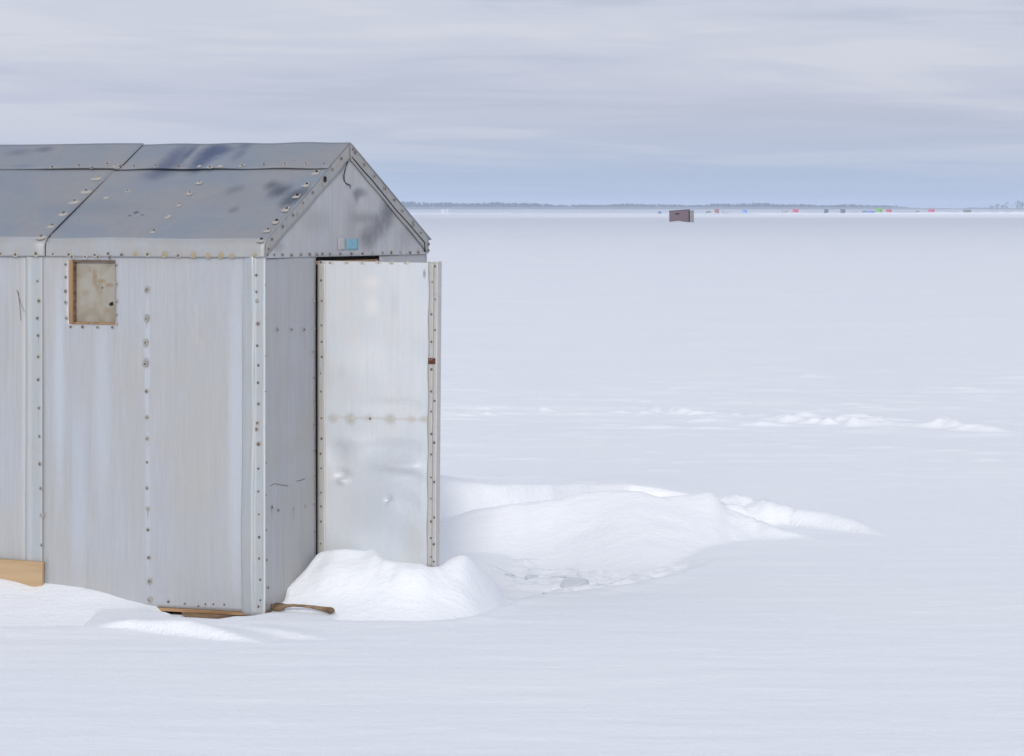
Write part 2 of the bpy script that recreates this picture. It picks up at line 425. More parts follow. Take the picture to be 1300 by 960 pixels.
link_bm('seam_strip', bm, [M['strip'], M['screw'], M['dirt']], hut)
# the right and rear walls, floor, interior
bm = bmesh.new(); box(bm, (W-.004, .002, 0), (W, LEN, ZF+.06)); link_bm('side_wall', bm, M['side_far'], hut)
bm = bmesh.new()
vs = [(0.002, z) for z in (0, ZE-.01)] + [(HX, ZR-.012)] + [(W-.006, z) for z in (ZE-.01, 0)]
f0 = [bm.verts.new((x, LEN-.004, z)) for x, z in vs]; f1 = [bm.verts.new((x, LEN-.001, z)) for x, z in vs]
bm.faces.new(f0); bm.faces.new(f1[::-1])
for i in range(5): bm.faces.new((f0[i], f0[(i+1) % 5], f1[(i+1) % 5], f1[i]))
link_bm('rear_wall', bm, M['end'], hut)
bm = bmesh.new(); box(bm, (-.004, -.006, -.016), (W+.004, LEN, -.001)); link_bm('floor', bm, wood('floor edge wood', (.24, .13, .06), (.42, .25, .12), (4, 4, 40)), hut)
for x in (.13, 1.45):
    bm = bmesh.new()
    pr = [(.0, -.016), (.0, -.035), (.06, -.05), (.2, -.062), (LEN-.1, -.062), (LEN-.1, -.016)]
    a_ = [bm.verts.new((x, y+.1, z)) for y, z in pr]; b_ = [bm.verts.new((x+.09, y+.1, z)) for y, z in pr]
    bm.faces.new(a_); bm.faces.new(b_[::-1])
    for i in range(len(pr)): bm.faces.new((a_[i], b_[i], b_[(i+1) % len(pr)], a_[(i+1) % len(pr)]))
    link_bm('runner', bm, M['old_wood'], hut)
bm = bmesh.new()                                        # dark cross runner poking out under the side wall
y1, y0 = SIDE.hit(300, 776)[0], SIDE.hit(233, 772)[0]
pr = [(y0, -.014), (y0-.02, -.03), (y0-.09, -.046), (y1+.03, -.047), (y1-.002, -.036), (y1, -.0165)]
a_ = [bm.verts.new((-.022, y, z-.002)) for y, z in pr]; b_ = [bm.verts.new((.35, y, z-.002)) for y, z in pr]
bm.faces.new(a_); bm.faces.new(b_[::-1])
for i in range(len(pr)): bm.faces.new((a_[i], b_[i], b_[(i+1) % len(pr)], a_[(i+1) % len(pr)]))
link_bm('skid_block', bm, M['old_wood'], hut)
# corner strip: a folded angle, wider and buckled on the side face
bm = bmesh.new()
prof = [(0,.004),(.08,.004),(.36,.0045),(.42,.010),(.48,.0125),(.62,.009),(.85,.0045),(1,-.0012)]
def corner_map(s, t):
    a, b, n = strip_fn(0, aC+.01, -.012, ZF+.01, prof)(s, t)
    flare = 1 + .012*math.sin(t*5+1) + (.05*math.exp(-((b-.35)/.2)**2))
    return (a*flare if s > .3 else a, b, n*(1+.6*math.exp(-((b-.32)/.22)**2)+.25*math.sin(b*13)))
sheet(bm, SIDE, corner_map, 21, 90, .001, .002)
sheet(bm, END, rect(-.0075, .011, -.012, ZF+.01), 2, 40, .0015, .003, mi=3)
pts = [(326,349.5),(326,370.5),(327,382),(328,411),(327,439),(328.5,464),(328,486),(328.5,513),(327,537),(326,545),(328.5,564),(328.5,595),(328.5,624),(329,653),(329.5,682),(329.5,709),(331,736),(331,762),(328.5,770)]
screws(bm, SIDE, hits(SIDE, pts, .005), .006, .006, 1, 2, .0125)
link_bm('corner_strip', bm, [M['strip'], M['screw'], M['dirt'], M['white_strip']], hut)
# end wall around the doorway
aD0, aD1 = END.hit(401.0, 500)[0], END.hit(482, 330)[0]
bm = bmesh.new()
sheet(bm, END, rect(0.003, aD0, 0, ZF), 20, 70, -.003, .002, bow(2.2, .0016))
sheet(bm, END, rect(aD1, W, 0, ZF), 14, 40, -.003, .002, bow(3.1, .0016))
sheet(bm, END, rect(aD0, aD1, 0, .07), 6, 3, -.003, .002)
pts = [(336,362),(336,404),(336,452),(336,497),(336.5,542),(337,588),(336.5,629),(337,673),(338,711),(340,746)]
pts += [(398.5,382),(398.5,417),(398.5,447),(398.5,480),(399,509),(399,539),(399,572),(399,604),(399,640),(399,675)]
pts += [(352,418.5),(370,418.5),(386,418.5),(345,644),(353,648),(373,646),(388,643)]
screws(bm, END, hits(END, pts), .0, .005, 1, 2, .0095, drip=.35)
tube(bm, [END.p(*END.hit(x, y), .0) for x, y in ((343,617),(349,614),(358,616),(366,617))], .0012, 5, 1)
tube(bm, [END.p(*END.hit(x, y), .0) for x, y in ((377,611),(382,610),(387,608))], .0012, 5, 1)
link_bm('end_wall', bm, [M['end'], M['screw'], M['dirt']], hut)
bm = bmesh.new(); box(bm, (aD0+.001, -.0005, 1.555), (aD1-.02, .05, 1.571)); link_bm('door_header', bm, M['frame_wood'], hut)
bm = bmesh.new(); box(bm, (aD0-.03, .004, .07), (aD0-.002, .05, 1.56)); link_bm('door_post', bm, M['old_wood'], hut)
bm = bmesh.new(); box(bm, (aD1+.002, .004, .07), (aD1+.04, .05, 1.56)); link_bm('door_post', bm, M['old_wood'], hut)
# gable sheet
zg = END.hit(338, 328)[1]
def gab_top(a): return ZE-.006 + (ZR-ZE)*min(a, W-a)/HX
def gab_map(s, t):
    a = s*W; b1 = gab_top(a); return (a, zg+(b1-zg)*t)
gd = [(END.hit(x, y), rx, rz, d) for x, y, rx, rz, d in ((486,278,.035,.09,-.010),(472,292,.05,.05,.007),(455,247,.03,.03,-.006),(448,270,.06,.03,.004),(505,300,.06,.05,.005),(400,285,.12,.06,.004))]
def gab_disp(a, b):
    e = bow(5.5, .0014)(a, b)
    for (ca, cb), rx, rz, d in gd:
        u, v = (a-ca)*.8+(b-cb)*.6, -(a-ca)*.6+(b-cb)*.8
        e += d*math.exp(-(u/rx)**2-(v/rz)**2)
    return e
bm = bmesh.new()
sheet(bm, END, gab_map, 84, 30, .001, .002, gab_disp)
xs = (338,347,357.5,369,381,392,401,408,417.5,431,445,459,472,484.5,495.5,507.5,519.5,530)
screws(bm, END, hits(END, [(x, 324.2-(x-338)*.021+random.uniform(-.7,.7)) for x in xs]), .004, .0062, 1, 2, .009, drip=0)
screws(bm, END, hits(END, [(442.5, 203)]), .005, .008, 1)
gable = link_bm('gable_panel', bm, [M['gable'], M['screw'], M['dirt']], hut)
bm = bmesh.new()
loop = [(440,205),(437,209),(435,215),(434.5,222),(436,229),(438.5,233),(441,234.5),(442,235.5),(441,239)]
tube(bm, [END.p(*END.hit(x, y), .008+.006*math.sin(i)) for i, (x, y) in enumerate(loop)], .0032, 6)
link_bm('wire_hook', bm, M['wire_and_shade'], gable)
bm = bmesh.new(); a0, b0 = END.hit(438.5, 317.5); a1, b1 = END.hit(453.5, 303)
sheet(bm, END, rect(a0, a1, b0, b1), 6, 6, .0045, .001, gab_disp); link_bm('sticker', bm, M['sticker'], gable)
bm = bmesh.new(); a0, b0 = END.hit(428, 318); a1, b1 = END.hit(437, 302)
sheet(bm, END, rect(a0, a1, b0, b1), 4, 6, .0045, .001, gab_disp); link_bm('tape_patch', bm, M['pale_tape'], gable)
# rake trims along both gable edges
nB = Vector((HX, 0, ZR-ZE)).normalized()
for side in (0, 1):
    bm = bmesh.new()
    wdt = .072
    def rk(s, t, side=side):
        x = t*HX; a = x if side == 0 else W-x
        top = ZE + (ZR-ZE)*t + .004
        low = top - (wdt + .0016*math.sin(t*17+side))/math.cos(math.atan2(ZR-ZE, HX))
        low = max(low, zg+.002)
        return (a, low+(top-low)*s)
    sheet(bm, END, rk, 3, 40, .0055+.002*side, .003, bow(7+side, .0006))
    if side == 0:
        L = [(603,165),(557,220),(520,270),(513,298),(458,338),(408,390),(357,453),(305,510),(250,575),(232,625)]
    else:
        L = [(660,118),(672,135),(717,197),(768,255),(823,318),(870,375),(912,432),(965,490),(968,505),(1005,542),(1045,600),(1045,632)]
    screws(bm, END, hits(END, [(280+x/4, 160+y/4) for x, y in L]), .0095+.002*side, .0068, 1, 2, .011)
    if side == 0: screws(bm, END, hits(END, [(410, 227.5)]), .0095, .012, 3)
    tr = link_bm('rake_trim', bm, [M['rake'], M['screw'], M['dirt'], M['gap']], hut)
    if side == 1:
        bm = bmesh.new()  # black tube along the trim's inner edge, drawn in place of its thin shadow
        L = [(665,155),(690,185),(720,222),(770,276),(830,350),(890,425),(960,502),(1010,562),(1036,592),(1038,640)]
        tube(bm, [END.p(*END.hit(280+x/4, 160+y/4, .011), .0105) for x, y in L], [.0025,.004,.0042,.004,.0038,.0036,.0036,.0038,.0045,.004], 6)
        link_bm('lip_shade_line', bm, M['wire_and_shade'], tr)
# roof: two lower sheets bent down over the eave, two ridge sheets, the far slope
bS = ROOF.hit(300, 215.5)[1]                            # height of the long lap seam up the slope
ySeam = ROOF.hit(105, 258)[0]
eave = []                                               # profile (x, z, offset direction) from the lap seam down the wall
for k in range(13):
    b = bS+.03 - (bS+.03-.05)*k/12; q = ROOF.p(0, b); eave.append((q.x, q.z, ROOF.N.x, ROOF.N.z))
p0 = ROOF.p(0, .05); 
for k in range(1, 7):
    t = k/6; q0, q1, q2 = Vector((p0.x, 0, p0.z)), Vector((ROOF.p(0, -.012).x, 0, ROOF.p(0, -.012).z)), Vector((-.013, 0, ZE-.035))
    q = q0*(1-t)**2+q1*2*t*(1-t)+q2*t*t; nn = ROOF.N.lerp(Vector((-1,0,0)), t).normalized()
    eave.append((q.x, q.z, nn.x, nn.z))
eave += [(-.0125, (ZE-.035)*(1-t)+ZF*t, -1, 0) for t in (.4, .8, 1.0)]
def roof_sheet(bm, y0, y1, off, ny, seed):
    n = len(eave); fr, bk = [], []
    fd = bow(seed, .0022)
    for j in range(ny+1):
        y = y0+(y1-y0)*j/ny; a, b = [], []
        for i, (x, z, nx, nz) in enumerate(eave):
            e = fd(y, i*.07)*(1 if i < 12 else .5) + (.004*math.sin(y*9+seed)*math.exp(-((i-15)/2.)**2))
            a.append(bm.verts.new((x+nx*(off+.003+e), y, z+nz*(off+.003+e)))); b.append(bm.verts.new((x+nx*(off+e), y, z+nz*(off+e))))
        fr.append(a); bk.append(b)
    for j in range(ny):
        for i in range(n-1):
            f = bm.faces.new((fr[j][i], fr[j][i+1], fr[j+1][i+1], fr[j+1][i])); f.smooth = True; f.material_index = 0 if i < 14 else 4
            bm.faces.new((bk[j][i], bk[j+1][i], bk[j+1][i+1], bk[j][i+1]))
        bm.faces.new((fr[j][0], fr[j+1][0], bk[j+1][0], bk[j][0])); bm.faces.new((fr[j][n-1], bk[j][n-1], bk[j+1][n-1], fr[j+1][n-1]))
    for i in range(n-1):
        bm.faces.new((fr[0][i], bk[0][i], bk[0][i+1], fr[0][i+1])); bm.faces.new((fr[ny][i], fr[ny][i+1], bk[ny][i+1], bk[ny][i]))
FLG = Plane((-.0125,0,0), (0,1,0), (0,0,1), (-1,0,0))
RM = [M['roof'], M['screw'], M['washer'], M['yellow'], M['flange'], M['gap']]
c1 = lambda L: [(x/4, 160+y/4) for x, y in L]
def oval(bm, pl, px, py, n, wa, wb, mi):
    a, b = pl.hit(px, py, n); k = 11
    c = bm.verts.new(pl.p(a, b, n+.0015)); ring = []
    for i in range(k):
        q = random.uniform(.7, 1.15); ring.append(bm.verts.new(pl.p(a+wa*q*math.cos(i*2*math.pi/k), b+wb*q*math.sin(i*2*math.pi/k), n+.0005)))
    for i in range(k): bm.faces.new((c, ring[i], ring[(i+1) % k])).material_index = mi
bm = bmesh.new()
roof_sheet(bm, -.012, ySeam+.05, .0, 44, 1.0)
screws(bm, ROOF, hits(ROOF, c1([(1015,290),(967,343),(915,402),(858,463),(783,535),(650,335),(540,370)])), .004, .0055, 1, 2, .013)
for x, y in c1([(1010,292),(960,345),(908,404),(850,465),(775,540)]): oval(bm, ROOF, x, y, .0042, .018, .012, 2)
screws(bm, FLG, hits(FLG, [(92,326),(109,326),(125,326.5),(140,327),(155,323.5)]), .004, .0058, 1, 2, .010)
screws(bm, FLG, hits(FLG, [(68,322.5),(88,323),(121,323.5),(138,322),(188,323),(227,324.5)]), .004, .007, 1, 2, .012)
screws(bm, FLG, hits(FLG, [(172,323),(209,323.3),(246,324),(265,325),(281,324),(295,325),(324,324)]), .004, .0065, 3, 3, .013)
c2 = lambda L: [(280+x/4, 160+y/4) for x, y in L]
edge = c2([(490,238),(528,200),(440,300),(392,357),(338,425),(287,485),(243,530),(210,580)])
screws(bm, ROOF, hits(ROOF, edge), .005, .0075, 5, 2, .017, squash=.8)
for x, y in edge: oval(bm, ROOF, x-2, y+1, .0045, .022, .016, 2)
link_bm('roof_sheet', bm, RM, hut)
bm = bmesh.new()
roof_sheet(bm, ySeam, LEN+.01, .0045, 40, 2.4)
tube(bm, [ROOF.p(ySeam-.0015, b, .002) for b in (.055, .2, .4, bS-.005)], .0015, 6, 5)
tube(bm, [(-.016, ySeam-.0015, z) for z in (ZF+.002, ZE-.03)] + [ROOF.p(ySeam-.0015, .035, .002)], .0020, 6, 5)
sm = c1([(492,268),(440,335),(380,388),(325,450),(268,512),(212,568)])
for x, y in sm: oval(bm, ROOF, x-1, y, .0085, .030, .020, 2)
screws(bm, ROOF, hits(ROOF, sm), .009, .0065, 1, 3, .010)
screws(bm, FLG, hits(FLG, [(2,322),(21,323),(47,322)]), .009, .0065, 1, 2, .013)
link_bm('roof_sheet', bm, RM, hut)
yS2 = ROOF.hit(167, 202)[0]
rr = c1([(270,225),(405,217),(473,228),(550,208),(592,215)]); rr2 = c1([(615,217),(685,217),(795,215),(912,220),(1015,217),(1070,221),(1120,217),(1232,210)])+c2([(113,213),(223,208),(330,207),(437,207)])
for y0, y1, off, scr, seed, lip in ((-.010, yS2+.03, .0075, rr2, 3.3, .0016), (yS2, LEN+.008, .0115, rr, 6.1, .0032)):
    bm = bmesh.new()
    sheet(bm, ROOF, lambda s, t: (y0+(y1-y0)*s, bS-.004+.004*math.sin(s*21+seed)+(RL+.004-bS)*t), 50, 10, off, .003, bow(seed, .0011))
    screws(bm, ROOF, hits(ROOF, scr), off+.004, .0065, 1, 2, .014)
    tube(bm, [ROOF.p(y0+(y1-y0)*k/30, bS-.008+.004*math.sin(k/30*21+seed), off*.6) for k in range(31)], lip*.62, 5, 5)
    if y0 > 0: tube(bm, [ROOF.p(yS2-.002, b, off) for b in (bS, bS+.08, bS+.16, RL-.02)], [.0022,.002,.0013,.0008], 5, 5)
    link_bm('ridge_sheet', bm, RM, hut)
bm = bmesh.new(); sheet(bm, ROOF_FAR, rect(-.012, LEN, -.03, RL), 20, 10, .002, .003); link_bm('roof_sheet', bm, RM, hut)
# window
win = None
bm = bmesh.new(); T = .012
aL0, aL1 = SIDE.hit(92.3, 370)[0], wy1                     # thick left stile
box(bm, (-.001, aL0, wz0), (.03, wy1-.0005, wz1), 0, .002); box(bm, (.004, aL0-.004, wz0+.01), (.034, aL0+.003, wz1-.008), 1)
box(bm, (.001, wy0+.0005, wz0+.0005), (.03, aL0-.0005, wz0+T*.8), 0, .002); box(bm, (.006, wy0+.0005, wz1-.008), (.03, aL0-.0005, wz1-.0005), 1)
box(bm, (.008, wy0+.0005, wz0+T), (.03, wy0+.006, wz1-.01), 1)
win = link_bm('window', bm, [M['frame_wood'], M['old_wood']], hut)
bm = bmesh.new()
box(bm, (.0285, wy0, wz0+.004), (.0315, aL0+.005, wz1-.004))
link_bm('pane', bm, M['pane'], win)
bm = bmesh.new()                                         # torn hole in the pane
hp = [(138,386),(141,383.5),(143.5,383),(144,387),(142.5,388.5),(140,388.5)]
bm.faces.new([bm.verts.new(SIDE.p(*SIDE.hit(x, y, -.027), -.0272)) for x, y in hp])
link_bm('torn_hole', bm, M['gap'], win); bm = bmesh.new()
bm.faces.new([bm.verts.new(SIDE.p(*SIDE.hit(x, y, -.027), -.0272)) for x, y in ((129,365),(131,364),(130,367.5))])
link_bm('torn_hole', bm, M['gap'], win)
# scratches on the left sheet
bm = bmesh.new()
for L in ([(22,368),(27,385),(32,396)], [(24,370),(26,390),(27.5,407)]):
    tube(bm, [SIDE.p(*SIDE.hit(x, y), .0055) for x, y in L], .0011, 5)
link_bm('scratch', bm, M['screw'], hut)

# the open door
dz0, dz1 = DOOR.hit(553, 721, .02)[1], DOOR.hit(480, 331.5, .02)[1]
dn = [(DOOR.hit(x, y), rx, rz, d) for x, y, rx, rz, d in ((437,602,.030,.018,-.011),(437,610,.025,.012,.009),(495,634,.014,.012,-.008),(496,638,.01,.008,.006),
      (500,568,.13,.03,-.010),(515,592,.11,.022,.010),(525,606,.06,.02,-.009),(505,515,.14,.025,-.006),(455,560,.09,.03,.006),(430,575,.05,.05,-.005),(500,440,.16,.06,-.005),(440,470,.1,.08,.004),(470,470,.15,.12,.005),(510,680,.10,.06,-.004),(450,690,.1,.05,.004),(520,640,.05,.04,-.007))]
def door_disp(a, b):
    e = bow(8.2, .0012)(a, b)
    for (ca, cb), rx, rz, d in dn: e += 1.9*d*math.exp(-((a-ca)/rx)**2-((b-cb)/rz)**2)
    k = min(a/.06, (DW-.055-a)/.06, 1); return e*max(k, 0)
def taper(s, t, a0, a1): w = DW-.012*(1-t); return (a0+(a1-a0)*s)*w/DW, dz0+(dz1-dz0)*t - .006*s*t
bm = bmesh.new()
sheet(bm, DOOR, lambda s, t: taper(s, t, .004, DW-.02), 60, 130, .016, .002, door_disp)
dr = [(426,531.5),(447.5,531),(470,531.5),(497.5,531.5),(524,532),(540,532)]
screws(bm, DOOR, hits(DOOR, [dr[2]], .018), .018, .0045, 1)
for x, y in dr: oval(bm, DOOR, x, y, .0185, .012, .010, 2)
for x in (420,440,460,480,497,516): oval(bm, DOOR, x, 333.8+random.uniform(-.3,.5), .0185, .018, .008, 2); screws(bm, DOOR, hits(DOOR, [(x+random.uniform(-1,1), 333.8)], .018), .018, .003, 1)
door = link_bm('door', bm, [M['door'], M['screw'], M['beige']], hut)
bm = bmesh.new(); sheet(bm, DOOR, lambda s, t: taper(s, t, .0, DW-.004), 4, 8, -.016, .008); link_bm('door_core', bm, M['old_wood'], door)
bm = bmesh.new()
sheet(bm, DOOR, lambda s, t: taper(s, t, -.003, .040+.002*math.sin(t*31)), 4, 60, .019, .002, bow(3, .0008))
ys = (333,356,382,413,434,453,474,497,531,557,576,594.5,625.5,643,662,690)
screws(bm, DOOR, hits(DOOR, [(408+random.uniform(-.7,.9), y) for y in ys], .021), .021, .0045, 1)
link_bm('edge_strip', bm, [M['door_strip'], M['screw']], door)
bm = bmesh.new()
sheet(bm, DOOR, lambda s, t: taper(s, t, DW-.050+.002*math.sin(t*37), DW-.024), 3, 60, .019, .002, bow(3.5, .0008))
sheet(bm, DOOR, lambda s, t: taper(s, t, DW-.0235, DW), 3, 60, .0235, .002, bow(3.5, .0008))
sheet(bm, DOOR, lambda s, t: taper(s, t, DW-.002, DW), 1, 60, -.012, .0355)
A = [(548,399),(548,399),(548,434),(548,469),(547.7,497),(547.7,522.5),(548,551),(547.7,577),(547.5,606),(547.5,633),(547.7,662),(547.6,683),(547.6,707),(549,358)]
B = [(552.5,338),(552.7,380),(552.5,419),(552,509),(551.5,562),(551.5,612),(551.5,657),(551,691),(551,713)]
screws(bm, DOOR, hits(DOOR, A[1:], .021), .0225, .0045, 1); screws(bm, DOOR, hits(DOOR, B, .025), .0255, .0048, 1)
link_bm('edge_strip', bm, [M['door_strip'], M['screw']], door)
bm = bmesh.new(); a0, b0 = DOOR.hit(543.8, 462, .026); a1, b1 = DOOR.hit(552.6, 455, .026)
sheet(bm, DOOR, rect(a0, a1, b0, b1), 8, 6, .026, .003, lambda a, b: .002*math.sin(a*400)*math.cos(b*300))
screws(bm, DOOR, [(a0+.008, b1-.007), (a0+.02, b1-.007)], .029, .0028, 1)
link_bm('latch_plate', bm, [M['rust'], M['washer']], door)
for y0, y1 in ((394, 414), (655, 668)):
    bm = bmesh.new(); z0, z1 = DOOR.hit(405, y1)[1], DOOR.hit(405, y0)[1]
    tube(bm, [(aH-.010, -.003, z0+(z1-z0)*k/8) for k in range(9)], [.006, .007, .006, .007, .006, .0072, .006, .007, .006], 8)
    box(bm, (aH-.0095, -.030, z0), (aH-.006, -.001, z1))
    link_bm('hinge', bm, M['rust'], door)

# ------------------------------------------------------------------ snow terrain
def T_(lst): return [on_ground(x, y, z) for x, y, z in lst]
def curve(pts): p = sorted([(q.x, q.y, q.z) for q in pts]); a = np.array(p); return a[:, 0], a[:, 1], a[:, 2]

def ridge(X, Y, front, crest, back, pf=1.0, pb=1.0, wob=0.0, seed=0, foot=0.0):
    """wind-packed ridge from a front foot line, a crest line and a back depth"""
    fx, fy, fz = curve(front); cx, cy, cz = curve(crest)
    yf = np.interp(X, fx, fy); yc = np.interp(X, cx, cy); h = np.interp(X, cx, cz, left=foot, right=foot)-foot
    if wob: w_ = wob*fbm(X*2.2, Y*0+seed, seed, 4); yf = yf+w_; yc = yc+w_*.6
    yc = np.maximum(yc, yf+.05); fd = .1 if foot in (FT, -.09) else 0.0
    u = np.clip((Y-yf)/(yc-yf), 0, 1); v = np.clip((yc+back-Y)/back, 0, 1)
    su = u**(-pf) if pf < 0 else np.sin(u*np.pi/2)**pf if pf != 1 else sst(u*.5+.0)*2*.5+u*.5
    return np.where(Y < yf, -9, np.where(h <= 0, -9, foot - fd*(1-np.clip(h/.04, 0, 1)) + np.where(Y <= yc, h*su, h*sst(v)**pb - fd*1.2*(1-sst(v)))))

# survey of the snow forms around the hut
FT = -.03; FTL = -.055                                              # foot level of the scoop around the hut
def foot(px, py, z=FT): return on_ground(px, py, z)
pile_front = [foot(330,786), foot(345,786), foot(400,790), foot(460,793), foot(540,793), foot(575,791), foot(605,788), foot(652,772)]
pile_crest = [at(338,772,15.95), at(350,758,16.05), at(368,741,16.13), at(388,722,16.2), at(404,703,16.28), at(415,701,16.26), at(425,699.5,16.24), at(445,699,16.24), at(462,698.5,16.24), at(470,697,16.23), at(476,697.5,16.2), at(480,703,16.16),
              at(486,709,16.11), at(500,712,16.10), at(520,714,16.10), at(532,716,16.09), at(545,721,16.08), at(556,720,16.12), at(568,711,16.2), at(577,706,16.24), at(586,704.5,16.26), at(592,706,16.29), at(599,712,16.33), at(612,725,16.45), at(630,743,16.65), at(648,758.5,16.9)]
bankA_front = [on_ground(540,722,-.09), on_ground(600,722,-.09), on_ground(700,722,-.09), on_ground(760,726,-.08), on_ground(830,728,-.05), on_ground(880,718,-.03), on_ground(925,710,-.04), on_ground(980,704,-.04), on_ground(1040,698,-.04), on_ground(1120,694,-.04)]
bankA_crest = [at(440,690,19.2), at(520,675,19.3), at(560,660,19.4), at(600,650,19.45), at(640,643,19.5), at(700,637,19.55), at(745,627,19.6), at(775,624,19.6), at(800,623,19.6), at(815,624,19.6), at(835,631,19.6), at(855,630,19.65), at(880,628,19.7), at(902,625.5,19.75), at(909,631,19.75), at(922,644,19.8), at(945,656,19.75), at(980,668,19.6), at(1020,679,19.5), at(1060,690,19.2)]
bankB_front = [on_ground(300,664,.02), on_ground(480,664,.02), on_ground(600,660,.03), on_ground(700,650,.03), on_ground(800,640,.0), on_ground(900,640,.0), on_ground(1000,650,0)]
bankB_crest = [at(300,600,20.3), at(470,600,20.3), at(530,603,20.3), at(560,606,20.4), at(600,611,20.5), at(640,615,20.6), at(700,618,20.8), at(760,620,21.2), at(830,622,21.6), at(880,627,21.8), at(960,634,22.0), at(1020,642,21.6)]
lens1_front = [on_ground(915,672,0), on_ground(960,668,0), on_ground(1000,668,0), on_ground(1060,674,0), on_ground(1125,681,0)]
lens1_crest = [at(915,640,20.6), at(945,633,20.8), at(965,640,20.6), at(990,645,20.4), at(1010,648,20.3), at(1040,651,20.2), at(1065,655,20.05), at(1090,663,19.9), at(1118,677,19.7), at(1130,681,19.65)]
left_front = [foot(x, y, FTL) for x, y in ((-400,803),(-100,802),(0,801),(60,800),(130,799),(200,796),(280,790),(340,788),(420,790))]
left_crest = [at(-400,705,17.4), at(-100,722,16.75), at(0,731,16.48), at(20,734,16.45), at(45,739.5,16.42), at(55,739,16.38), at(80,740,16.35), at(105,741.5,16.33), at(130,746,16.3), at(160,755,16.26), at(190,763,16.2), at(215,768.5,16.15), at(240,774,16.1), at(270,781,16.02), at(310,787,15.95)]
left2_front = [on_ground(100,799,.01), on_ground(128,798,.01), on_ground(170,801,0), on_ground(220,806,0), on_ground(270,812,0), on_ground(335,818.5,0), on_ground(350,820,0)]
left2_crest = [at(100,799,15.28), at(128,793,15.28), at(150,789,15.25), at(165,789,15.2), at(185,790,15.17), at(215,788,15.13), at(240,788,15.08), at(262,795,14.97), at(285,803,14.85), at(310,812,14.76), at(342,819,14.71)]
left3_front = [on_ground(310,800,.0), on_ground(350,807,.0), on_ground(380,811,0), on_ground(415,812,0)]
left3_crest = [at(312,798,15.2), at(340,798,15.14), at(365,802,15.02), at(390,807,14.95), at(412,811,14.92)]
rim = [on_ground(x, y, .0) for x, y in ((-500,801),(-100,799),(0,797.5),(60,797),(130,796),(200,792),(260,789),(340,787),(400,788),(460,790),(540,790),(575,788),(600,784),(625,777),(645,768),(665,760),(700,754),(760,748),(800,742),(840,734),(880,722),(930,702))]

SAST = []                                               # mid-distance wind ridges: photo column, row, width px, height px
chain = [(690,525,6,18),(820,527,4,20),(838,525,9,26),(860,527,7,30),(885,529,5,34),(910,529,4,34),(935,530,4,30),(962,530,6,24),(978,533,8,28),(1000,536,6,30),(1030,538,4,30),(1052,540,5,24),(1072,538,7,24),(1088,541,8,28),(1104,536,6,30),
         (1122,534,4,40),(1130,541,5,34),(1150,542,4,36),(1172,543,5,30),(1190,543,6,20),(1201,542,7,15),(1212,544,6,24),(1230,547,5,34),(1250,548,3,40),(1010,529,4,40),(1085,530,4,40),(900,536,3,50),(960,541,3,50)]
for px, py, h, w in chain: SAST.append((on_ground(px, py), w*1.15, h*1.7))
for px, py, w, h in ((620,528,20,4),(740,541,120,3),(800,544,140,3),(720,565,90,3),(655,558,60,3),(900,545,60,3),(1240,493,110,4),(1190,492,60,3),(1060,366,22,5),(1140,402,90,4),(1170,421,50,4),(960,390,40,3),(650,330,60,2.5),(1250,365,30,3),(600,390,24,4),(900,375,50,2),(700,455,60,3),(1000,470,80,3),(860,480,60,3),(1040,440,40,3),(620,470,60,3),(1270,535,50,3),(760,510,40,3)):
    SAST.append((on_ground(px, py), w, h))
for k in range(420):
    py = 300 + 300*random.random()**1.3; SAST.append((on_ground(random.uniform(-100, 1400), py), random.uniform(15, 90), random.uniform(1.2, 4.0)))

